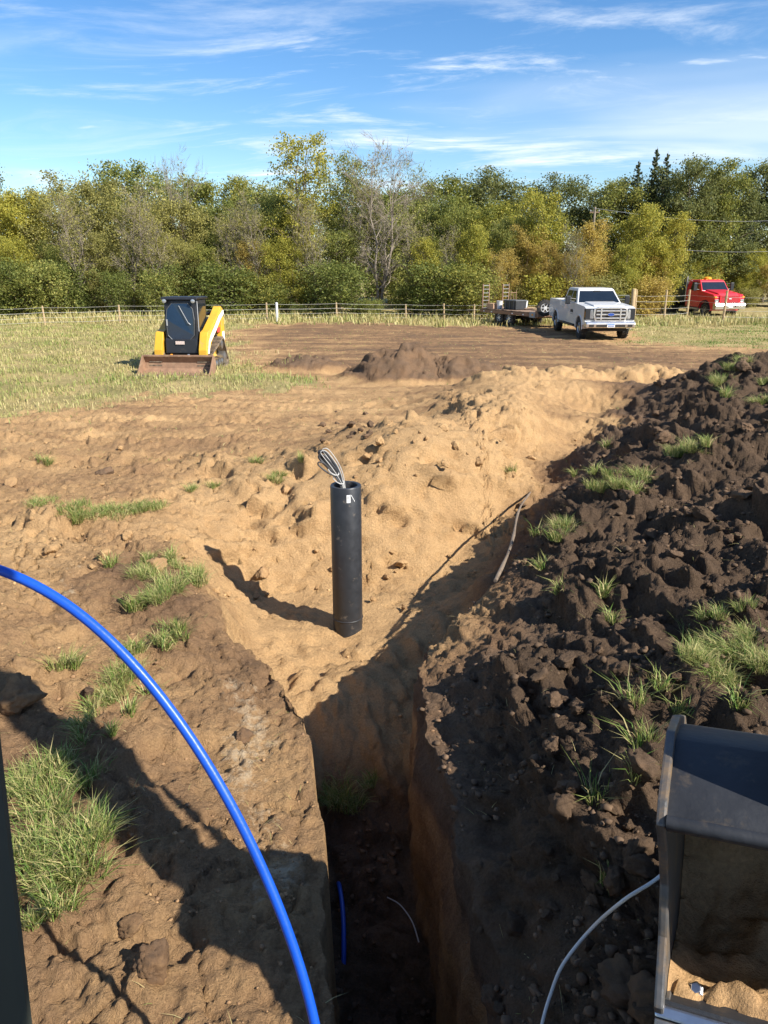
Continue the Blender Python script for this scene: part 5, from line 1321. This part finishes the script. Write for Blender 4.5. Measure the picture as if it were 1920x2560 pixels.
# cab frame: the post at the left of the operator, roof, rear posts, floor
q0, q1 = at_depth(84, 2560, .75), at_depth(5, 1850, .75)
d = (q1 - q0).normalized(); a = q0 - d * 1.0; b = q0 + d * 1.45
ps = MB(); ring = lambda c: [(c.x, c.y, c.z), (c.x - .075, c.y - .01, c.z), (c.x - .115, c.y + .09, c.z), (c.x - .062, c.y + .09, c.z)]
ps.loft([ring(a), ring(b)]); ps.build('cab_post', mat('cab_post_paint', (.028, .033, .026), .55, var=.15, scale=3), X, bevel=.012, segs=3)
zt = b.z
MB().box(b.x - .09, .55, -1.3, b.y + .10, zt, zt + .08).build('cab_roof', M_XY, X, bevel=.03)
MB().box(.47, .55, .16, .24, 1.1, zt).build('cab_post', M_XY, X, bevel=.012)
for xx in (b.x - .09, .47): MB().box(xx, xx + .08, -1.3, -1.2, 1.0, zt).build('cab_post', M_XY, X, bevel=.012)
MB().box(-.5, .55, -1.35, .35, 1.0, 1.1).build('cab_floor', M_XY, X, bevel=.02)
MB().box(-.9, 1.2, -3.1, -1.37, .95, 2.1).build('engine_house', M_XY, X, bevel=.06)
MB().cyl((.2, -1.2, .85), (0, 0, 1), .6, .2, 24).build('slew_ring', M_DARK, X)
for xx in (-1.05, .75):
    t = MB(); t.prism(arc(-2.6, .36, .34, 90, 270, 8) + arc(.2, .36, .34, -90, 90, 8), xx, xx + .45); t.build('track', M_RUB, X, bevel=.03)
MB().box(-.6, .75, -2.2, -.3, .35, .75).build('carbody', M_DARK, X, bevel=.03)
# sand clinging inside the bucket
def bucket_sand():
    nu, nv = 90, 70
    prof = np.array([(1.80, 1.042), (2.07, .915), (2.25, .915), (2.41, 1.005), (2.525, 1.17), (2.525, 1.35), (2.40, 1.50)])
    s = np.concatenate([[0], np.cumsum(np.hypot(*np.diff(prof, axis=0).T))])
    sv = np.linspace(0, s[-1], nv)
    yv = np.interp(sv, s, prof[:, 0]); zv = np.interp(sv, s, prof[:, 1])
    ty, tz = np.gradient(yv), np.gradient(zv); l = np.hypot(ty, tz); ny, nz_ = -tz / l, ty / l
    xv = np.linspace(x0 + .002, x1 - .002, nu)
    Xg, Sg = np.meshgrid(xv, sv)
    th = .022 + .05 * fbm(Xg.ravel() * 4, Sg.ravel() * 4, 4, 501) + .4 * lumps(Xg.ravel(), Sg.ravel(), .09, .5, 502) + .25 * lumps(Xg.ravel(), Sg.ravel(), .04, .6, 503)
    hole = np.exp(-(((Xg.ravel() - .17) / .06) ** 2 + ((Sg.ravel() - .16) / .05) ** 2)); th -= .12 * hole
    edge = sstep(0, .05, Sg.ravel() - .005 + .03 * fbm(Xg.ravel() * 9, Sg.ravel() * 0, 3, 505)); th = th * edge - .012 * (1 - edge)
    corner = np.exp(-((Xg.ravel() - x0) / .05) ** 2) * .03; th += corner
    th = np.clip(th + .012, .004, .2) * (edge > .02) - .014 * (edge <= .02) - .03 * (hole > .72); th = np.clip(th, -.02, .2).reshape(nv, nu)
    V = np.stack([Xg, yv[:, None] + ny[:, None] * th, zv[:, None] + nz_[:, None] * th], -1).reshape(-1, 3)
    i = np.arange(nu * nv).reshape(nv, nu)
    F = np.stack([i[:-1, :-1], i[:-1, 1:], i[1:, 1:], i[1:, :-1]], -1).reshape(-1, 4)
    o = mesh_obj('clinging_sand', np_mesh('clinging_sand', V, F, True), soil_mat('bucket_sand', .80)); rolled(o); tag(o, 'damp tan sand caked inside the excavator bucket', 'sand', kind='stuff')
def soil_mat(name, s, vary=0.0):
    M, N, L, bs = nodes_of(name)
    tcn = N.new('ShaderNodeTexCoord').outputs['Object']
    v = N.new('ShaderNodeMath'); v.operation = 'MULTIPLY_ADD'; oi = N.new('ShaderNodeObjectInfo'); L.new(oi.outputs['Random'], v.inputs[0]); v.inputs[1].default_value = vary; v.inputs[2].default_value = s - vary / 2
    c, n1, n2, n3, nz, m = soil_nodes(N, L, v.outputs[0], tcn)
    L.new(c, bs.inputs['Base Color']); bs.inputs['Roughness'].default_value = .95; bs.inputs['Specular IOR Level'].default_value = .05
    b1 = N.new('ShaderNodeBump'); b1.inputs['Strength'].default_value = .8; b1.inputs['Distance'].default_value = .015
    L.new(m('ADD', nz(30, 8, .72), m('MULTIPLY', nz(120, 4, .6), .35)), b1.inputs['Height']); L.new(b1.outputs[0], bs.inputs['Normal'])
    return M
bucket_sand()

# ---- clods
def clod_mesh(seed, subdiv=3):
    rng = np.random.default_rng(seed)
    bm = bmesh.new(); bmesh.ops.create_icosphere(bm, subdivisions=subdiv, radius=1.0)
    V = np.array([v.co[:] for v in bm.verts]); F = np.array([[v.index for v in f.verts] for f in bm.faces]); bm.free()
    r = np.ones(len(V))
    for k in range(14):     # broken faces: a ball cut by random planes
        d = rng.normal(size=3); d /= np.linalg.norm(d); c = rng.uniform(.5, .85); q = V @ d
        r = np.minimum(r, np.where(q > .05, c / np.maximum(q, .05), 9))
    for sc, am in ((1.3, .12), (3.1, .12), (7, .09), (15, .06)):
        r *= 1 + am * (perlin(V[:, 0] * sc + seed, V[:, 1] * sc + V[:, 2] * sc * .7, seed) + perlin(V[:, 2] * sc + 3 * seed, V[:, 0] * sc * .6 - V[:, 1] * sc, seed + 3)) 
    r = np.clip(r, .42, 1.5)
    V = V * r[:, None] * np.array([1, rng.uniform(.7, 1), rng.uniform(.55, .8)])
    return V, F
SAND_M, MID_M, DARK_M = soil_mat('clod_sand', .86, .25), soil_mat('clod_brown', .48, .25), soil_mat('clod_topsoil', .12, .25)
CV = [clod_mesh(40 + i, 4) for i in range(9)]
CM = {}
def clod_obj(p, r, mtl, label, group, sink=.35):
    i = random.randrange(len(CV)); key = (i, mtl.name)
    if key not in CM:
        me = np_mesh('soil_clod', CV[i][0], CV[i][1], True); me.materials.append(mtl); CM[key] = me
    o = put(bpy.data.objects.new('soil_clod', CM[key])); o.location = (p[0], p[1], p[2] + r * (.55 - sink)); o.scale = (r * random.uniform(.8, 1.25), r * random.uniform(.8, 1.2), r * random.uniform(.8, 1.2))
    o.rotation_euler = (random.uniform(-.5, .5), random.uniform(-.5, .5), random.uniform(0, 6.28)); tag(o, label, 'clod', group)
random.seed(77)
# named clods seen one by one
for u, v, r, mm, lb in ((392, 1425, .15, SAND_M, 'rounded tan sand lump lying on the grass at the pit rim'), (325, 1510, .10, MID_M, 'upright brown clod below the grass at the pit rim'), (262, 1185, .13, DARK_M, 'dark sod lump on the far lip of the left bank'),
                        (655, 1440, .13, SAND_M, 'large sand clod fallen against the pit wall beside the pipe shadow'), (715, 1235, .10, SAND_M, 'sand block jutting from the pit wall'), (1000, 1420, .10, SAND_M, 'sand clod at the foot of the pit wall right of the riser pipe'),
                        (220, 1745, .07, DARK_M, 'round dark clod between grass tufts'), (380, 2430, .13, MID_M, 'big rounded brown clod in the shadow edge on the bank'), (325, 2330, .075, MID_M, 'brown clod beside the curved shadow on the bank'), (40, 1770, .22, MID_M, 'large dark brown boulder of soil at the shaded bank edge'),
                        (950, 1130, .11, SAND_M, 'pointed sand clod on the sand mound'), (610, 1850, .07, MID_M, 'angular brown clod near the trench edge'), (540, 1480, .06, SAND_M, 'small pale clod on the pit slope'), (30, 1215, .12, SAND_M, 'cracked sand lump at the left lip'),
                        (1590, 1930, .11, DARK_M, 'pale-topped clod on the shaded slope beside the bucket'), (1410, 2040, .10, DARK_M, 'crumbly lit clod on the shaded slope'), (1420, 1990, .08, DARK_M, 'small lit clod above the crumbly one on the shaded slope'), (1580, 2490, .12, DARK_M, 'lit clod below the cable on the shaded slope'), (1620, 2540, .10, MID_M, 'rounded brown clod at the foot of the shaded slope')):
    clod_obj(hit(u, v), r, mm, lb, None, .3)
def region_clods(n, poly_px, rlo, rhi, mm, label, group):
    (ua, va, ub, vb) = poly_px; k = 0
    while k < n:
        u, v = random.uniform(ua, ub), random.uniform(va, vb); p = hit(u, v)
        clod_obj(p, rlo + (rhi - rlo) * random.random() ** 2.5, mm, label, group); k += 1
region_clods(45, (1300, 1250, 1900, 1800), .03, .11, DARK_M, 'dark clod on the lit side of the spoil pile', 'clods on the lit spoil pile')
region_clods(45, (1180, 1650, 1640, 2560), .025, .09, DARK_M, 'dark clod on the shaded slope above the trench', 'clods on the shaded slope')
region_clods(24, (1560, 900, 1920, 1250), .05, .16, DARK_M, 'dark clod on the far end of the spoil pile', 'clods on the far spoil pile')
region_clods(30, (800, 1060, 1350, 1300), .03, .10, SAND_M, 'sand clod on the sand mound behind the pit', 'clods on the sand mound')
region_clods(26, (560, 1380, 1150, 1520), .03, .09, SAND_M, 'sand clod fallen at the foot of the pit wall', 'clods at the foot of the pit wall')
region_clods(30, (0, 1100, 480, 1420), .03, .09, SAND_M, 'sandy clod on the far part of the left bank', 'clods on the far left bank')
region_clods(14, (800, 1030, 960, 1120), .05, .11, DARK_M, 'dark clod in the heap on the crest of the sand mound', 'dark clods on the sand crest')
# the crumbs between them
def crumbs():
    rng = np.random.default_rng(9)
    bm = bmesh.new(); bmesh.ops.create_icosphere(bm, subdivisions=1, radius=1.0)
    T = np.array([v.co[:] for v in bm.verts]); TF = np.array([[v.index for v in f.verts] for f in bm.faces]); bm.free()
    n = 17000
    y = 2.0 + 12 * rng.uniform(0, 1, n) ** 1.5; x = rng.uniform(-1, 1, n) * (.56 * y + .8)
    z, soil, cov, cru, _ = terrain(x, y, attrs=True)
    dens = (fbm(x * 1.1, y * 1.1, 3, 601) + .15 + .2 * (soil < .25)) * np.where(soil > .3, .42, 1.0)
    k = rng.uniform(0, 1, n) < dens * 1.3; x, y, z, soil = x[k], y[k], z[k], soil[k]; n = len(x)
    r = (.005 + .020 * rng.uniform(0, 1, n) ** 3) * (1 + y * .06) * np.where(soil > .3, .6, 1.0); soil = np.where(soil > .3, soil - .1, soil)
    V = T[None] * (1 + .28 * rng.normal(size=(n, len(T)))[:, :, None]) * r[:, None, None] * np.array([1, 1, .7]) + np.stack([x, y, z + r * .1], 1)[:, None]
    F = (TF[None] + (np.arange(n) * len(T))[:, None, None]).reshape(-1, 3)
    me = np_mesh('soil_crumbs', V.reshape(-1, 3), F, False); set_attr(me, 'soil', np.repeat(np.clip(soil + rng.normal(size=n) * .08, 0, 1), len(T)))
    M, N, L, bs = nodes_of('crumb_soil'); tcn = N.new('ShaderNodeTexCoord').outputs['Object']; at_ = N.new('ShaderNodeAttribute'); at_.attribute_name = 'soil'
    c = soil_nodes(N, L, at_.outputs['Fac'], tcn)[0]; L.new(c, bs.inputs['Base Color']); bs.inputs['Roughness'].default_value = .95; bs.inputs['Specular IOR Level'].default_value = .05
    o = mesh_obj('soil_crumbs', me, M); tag(o, 'loose crumbs of soil strewn over the banks', 'soil', kind='stuff')
crumbs()
# ------------------------------------------------------------------ grass
def grass_material(name, cols):
    M, N, L, bs = nodes_of(name)
    a = N.new('ShaderNodeAttribute'); a.attribute_name = 'tint'
    r = N.new('ShaderNodeValToRGB'); L.new(a.outputs['Fac'], r.inputs[0])
    e = r.color_ramp.elements
    e[0].position = 0; e[0].color = (*cols[0], 1); e[1].position = 1; e[1].color = (*cols[-1], 1)
    for i, c in enumerate(cols[1:-1]):
        q = e.new((i + 1) / (len(cols) - 1)); q.color = (*c, 1)
    L.new(r.outputs[0], bs.inputs['Base Color']); bs.inputs['Roughness'].default_value = .55; bs.inputs['Specular IOR Level'].default_value = .3
    tr = N.new('ShaderNodeBsdfTranslucent'); L.new(r.outputs[0], tr.inputs['Color'])
    mx = N.new('ShaderNodeMixShader'); mx.inputs[0].default_value = .3
    L.new(bs.outputs[0], mx.inputs[1]); L.new(tr.outputs[0], mx.inputs[2]); L.new(mx.outputs[0], N['Material Output'].inputs['Surface'])
    return M
GM = grass_material('grass_blades', [(.08, .16, .025), (.17, .26, .05), (.34, .34, .11), (.52, .43, .20)])

def blades(P, h, w, tint, rng, lean=.5, base_dir=None):
    """curved two-piece blades: 5 vertices, a quad and a triangle as three triangles"""
    n = len(P)
    az = rng.uniform(0, 6.283, n); ln = h * lean * rng.uniform(.1, 1.4, n)
    dx, dy = np.cos(az) * ln, np.sin(az) * ln
    if base_dir is not None: dx += base_dir[:, 0]; dy += base_dir[:, 1]
    a2 = az + rng.uniform(.6, 2.4, n)
    sx, sy = np.cos(a2) * w / 2, np.sin(a2) * w / 2
    z0 = np.zeros(n)
    mid = P + np.stack([dx * .35, dy * .35, h * .62], 1); tip = P + np.stack([dx, dy, h * rng.uniform(.7, 1.0, n)], 1)
    S = np.stack([sx, sy, z0], 1)
    V = np.stack([P - S, P + S, mid + S * .8, mid - S * .8, tip], 1).reshape(-1, 3)
    b = np.arange(n)[:, None] * 5
    F = np.concatenate([b + np.array([[0, 1, 2]]), b + np.array([[0, 2, 3]]), b + np.array([[3, 2, 4]])], 0)
    me = np_mesh('blades', V, F)
    set_attr(me, 'tint', np.repeat(tint, 5))
    return me

# field grass: everything in view past the tracks
def field_grass():
    rng = np.random.default_rng(5)
    Ps, Hs, Ws, Ts = [], [], [], []
    def scatter(n, x0, x1, y0, y1, which, hlo, hhi, green, w):
        x = rng.uniform(x0, x1, n); y = y0 + (y1 - y0) * rng.uniform(0, 1, n) ** 1.35
        gr, dirt, gl, g2, st = cover_fields(x, y)
        m = {'l': gl, 'r': g2, 's': st}[which]
        clump = fbm(x * .9, y * .9, 3, 301)
        keep = (rng.uniform(0, 1, n) < m * (.55 + .6 * clump)) & (np.abs(x) < .62 * y + 2)
        x, y, clump = x[keep], y[keep], clump[keep]
        g = fbm(x * .28, y * .28, 3, 303)
        t = np.clip(.93 - green * (.5 + .9 * g) + rng.normal(size=len(x)) * .16, 0, 1)
        Ps.append(np.stack([x, y, terrain(x, y) - .01], 1)); Hs.append((hlo + (hhi - hlo) * rng.uniform(0, 1, len(x)) ** 1.5) * (.8 + .5 * clump)); Ts.append(t)
        Ws.append(np.full(len(x), w) * (.6 + y / 30))
    scatter(150000, -28, -1, 14.5, 42, 'l', .06, .22, .30, .014)
    scatter(60000, 9, 30, 26, 46, 'r', .04, .12, .62, .018)
    scatter(40000, -28, 32, 39.5, 46, 's', .18, .55, .14, .022)
    P = np.vstack(Ps); me = blades(P, np.concatenate(Hs), np.concatenate(Ws), np.concatenate(Ts), rng)
    o = mesh_obj('field_grass', me, GM)
    tag(o, 'dry green and straw coloured grass covering the field', 'grass', kind='stuff')
    # stray straw and grass on the driven ground
    n = 26000
    x = rng.uniform(-14, 16, n); y = 11.5 + 26 * rng.uniform(0, 1, n) ** 1.3
    c = fbm(x * .7, y * 1.6, 3, 311) + .1
    gr = cover_fields(x, y)[0]
    b = base_fields(x, y)[0]
    k = (rng.uniform(0, 1, n) < np.clip(c, 0, 1)) & (gr < .5) & (np.abs(x) < .62 * y + 1) & (np.abs(b) < .12)
    x, y = x[k], y[k]
    me = blades(np.stack([x, y, terrain(x, y) - .004], 1), rng.uniform(.02, .06, len(x)), np.full(len(x), .012) * (.6 + y / 30), np.clip(rng.normal(.72, .2, len(x)), 0, 1), rng, lean=2.2)
    o = mesh_obj('scattered_straw', me, GM)
    tag(o, 'flattened straw and sparse blades on the driven dirt', 'straw', kind='stuff')
field_grass()
def bank_straw():
    """dead stems and root threads lying on the dug ground"""
    rng = np.random.default_rng(15); n = 2600
    y = 2.2 + 9.5 * rng.uniform(0, 1, n) ** 1.3; x = rng.uniform(-1, 1, n) * (.54 * y + .5)
    xl, xr = trench_lr(y); b = base_fields(x, y)[0]
    k = ((x < xl - .03) | (x > xr + .03)) & (b > -.2) & (rng.uniform(0, 1, n) < .25 + fbm(x * .9, y * .9, 2, 321))
    x, y = x[k], y[k]; m = len(x)
    me = blades(np.stack([x, y, terrain(x, y) + .008], 1), rng.uniform(.006, .03, m), rng.uniform(.002, .004, m), np.clip(rng.normal(.85, .15, m), 0, 1), rng, lean=5.0)
    o = mesh_obj('dead_stems', me, GM); tag(o, 'dead stems and root threads strewn on the dug soil', 'straw', kind='stuff')
bank_straw()

CL = {}
def clump_mesh(kind):
    if kind in CL: return CL[kind]
    rng = np.random.default_rng(hash(kind[1]) % 1000 + kind[2] * 17 if False else 100 + kind[2] * 17 + len(kind[0]))
    n = {'lush': 560, 'tuft': 200, 'wisp': 70, 'mat': 800}[kind[0]]
    R = {'lush': .17, 'tuft': .10, 'wisp': .06, 'mat': .30}[kind[0]]
    hh = {'lush': .14, 'tuft': .11, 'wisp': .11, 'mat': .09}[kind[0]]
    r = R * np.sqrt(rng.uniform(0, 1, n)); a = rng.uniform(0, 6.283, n)
    P = np.stack([r * np.cos(a), r * np.sin(a), -.02 + 0 * r], 1)
    # gather the roots into bunches
    k = max(4, n // 45); cen = P[rng.integers(0, n, k)]
    j = rng.integers(0, k, n); P = P * .35 + cen[j] * .65
    out = np.stack([P[:, 0], P[:, 1]], 1) * .9 / R * hh * rng.uniform(.2, 1.1, n)[:, None]
    h = hh * rng.uniform(.45, 1.25, n)
    t = np.clip(rng.normal(.46, .22, n) + .25 * (rng.uniform(0, 1, k)[j] - .5), 0, 1)
    dead = rng.uniform(0, 1, n) < .24; t[dead] = rng.uniform(.75, 1, dead.sum())
    me = blades(P, h, rng.uniform(.003, .0062, n), t, rng, lean=.9, base_dir=out)
    me.materials.append(GM)
    CL[kind] = me
    return me
random.seed(12)
def clump(u, v, kind, s, label, group):
    p = hit(u, v)
    o = put(bpy.data.objects.new('grass_clump', clump_mesh((kind, '', random.randint(0, 2)))))
    o.location = p; o.rotation_euler = (random.uniform(-.2, .2), random.uniform(-.2, .2), random.uniform(0, 6.28)); o.scale = (s, s, s * random.uniform(.85, 1.1))
    tag(o, {'lush': 'bushy ', 'tuft': 'smaller ', 'wisp': 'thin ', 'mat': 'flat '}[kind] + label, 'grass', group)
    return o
A = ('green grass clump on the bank below the blue pipe', 'grass clumps on the bank under the blue pipe')
for u, v, k, s in ((110, 2040, 'lush', 1.1), (190, 2110, 'lush', 1.15), (90, 2150, 'lush', 1.1), (160, 2200, 'lush', 1.0), (210, 2180, 'tuft', 1.2), (80, 2250, 'tuft', 1.2), (150, 2290, 'tuft', 1.1), (120, 1960, 'lush', 1.0), (60, 1990, 'lush', .9), (220, 1960, 'tuft', 1.1), (60, 2330, 'tuft', .9), (250, 2060, 'tuft', .9), (160, 1900, 'tuft', 1.0), (220, 1860, 'wisp', 1.2)):
    clump(u, v, k, s, *A)
A = ('grass clump beside the blue pipe where it arches over the bank', 'grass clumps beside the arching pipe')
for u, v, k, s in ((310, 1690, 'lush', .9), (280, 1740, 'lush', .9), (330, 1640, 'tuft', 1.2), (170, 1690, 'tuft', 1.2), (240, 1790, 'tuft', 1.1), (310, 1790, 'wisp', 1.4), (210, 1820, 'tuft', .9), (270, 1840, 'wisp', 1.2), (380, 1740, 'wisp', 1.2)):
    clump(u, v, k, s, *A)
A = ('bright green grass clump at the rim of the pit', 'grass clumps at the pit rim')
for u, v, k, s in ((360, 1440, 'lush', 1.0), (420, 1470, 'lush', 1.1), (480, 1460, 'lush', 1.1), (450, 1420, 'tuft', 1.2), (390, 1500, 'lush', 1.0), (350, 1520, 'tuft', 1.3), (500, 1440, 'tuft', 1.3), (420, 1400, 'tuft', 1.3), (370, 1400, 'tuft', 1.2), (430, 1580, 'tuft', 1.3), (400, 1620, 'tuft', 1.2), (450, 1600, 'wisp', 1.4), (280, 1410, 'wisp', 1.5)):
    clump(u, v, k, s, *A)
A = ('green grass mat on the far lip of the left bank', 'grass mats on the left bank lip')
for u, v, k, s in ((110, 1262, 'mat', .9), (170, 1275, 'mat', 1.0), (230, 1290, 'mat', 1.0), (280, 1285, 'mat', 1.0), (330, 1275, 'mat', .9), (375, 1268, 'mat', .9), (200, 1300, 'tuft', 1.4)):
    clump(u, v, k, s, *A)
A = ('grass tuft stuck in the sandy pit wall', 'tufts in the pit wall')
for u, v, s in ((690, 1205, 1.2), (537, 1220, 1.1), (480, 1225, 1.0), (700, 1190, 1.0), (110, 1160, 1.4), (750, 1150, 1.2), (640, 1155, 1.2)):
    clump(u, v, 'tuft', s, *A)
A = ('grass clump growing out of the dark spoil pile', 'grass clumps on the dark spoil pile')
for u, v, k, s in ((1500, 1225, 'lush', 1.0), (1550, 1215, 'lush', 1.0), (1610, 1200, 'lush', 1.1), (1580, 1235, 'tuft', 1.3), (1530, 1195, 'tuft', 1.3), (1690, 1140, 'lush', 1.1), (1735, 1125, 'lush', 1.1), (1770, 1115, 'tuft', 1.3), (1410, 1325, 'lush', .9), (1400, 1350, 'tuft', 1.2), (1345, 1340, 'wisp', 1.4),
                   (1830, 930, 'lush', 1.3), (1800, 960, 'lush', 1.2), (1860, 910, 'lush', 1.2), (1810, 990, 'tuft', 1.5), (1900, 1010, 'lush', 1.2), (1915, 960, 'tuft', 1.4), (1490, 1180, 'tuft', 1.2), (1510, 1120, 'wisp', 1.6), (1280, 1180, 'wisp', 1.4), (1440, 1190, 'wisp', 1.4)):
    clump(u, v, k, s, *A)
A = ('broad green grass tuft lying on the pile above the bucket', 'grass tufts on the pile above the bucket')
for u, v, k, s in ((1740, 1650, 'lush', .95), (1800, 1620, 'lush', 1.0), (1850, 1650, 'lush', 1.0), (1790, 1690, 'lush', .9), (1880, 1600, 'lush', .9), (1830, 1710, 'tuft', 1.1), (1760, 1560, 'tuft', 1.2), (1800, 1545, 'tuft', 1.1), (1905, 1660, 'lush', .9), (1720, 1600, 'wisp', 1.3), (1860, 1560, 'tuft', 1.0)):
    clump(u, v, k, s * .72, *A)
A = ('sparse grass wisp among the shaded clods', 'grass wisps among the shaded clods')
for u, v, s in ((1500, 1500, 1.4), (1530, 1560, 1.2), (1580, 1760, 1.3), (1650, 1740, 1.2), (1405, 1480, 1.3), (1360, 1420, 1.3), (1610, 1860, 1.2), (1590, 1940, 1.0), (1480, 2010, 1.2), (1690, 1780, 1.2), (1840, 1780, 1.2), (1500, 2240, .9)):
    clump(u, v, 'wisp', s, *A)
A = ('dull grass sod lying in the shaded trench', 'sods in the trench')
for u, v, k, s in ((835, 1990, 'lush', 1.1), (870, 2010, 'lush', 1.0), (930, 1960, 'tuft', 1.2)):
    clump(u, v, k, s, *A)
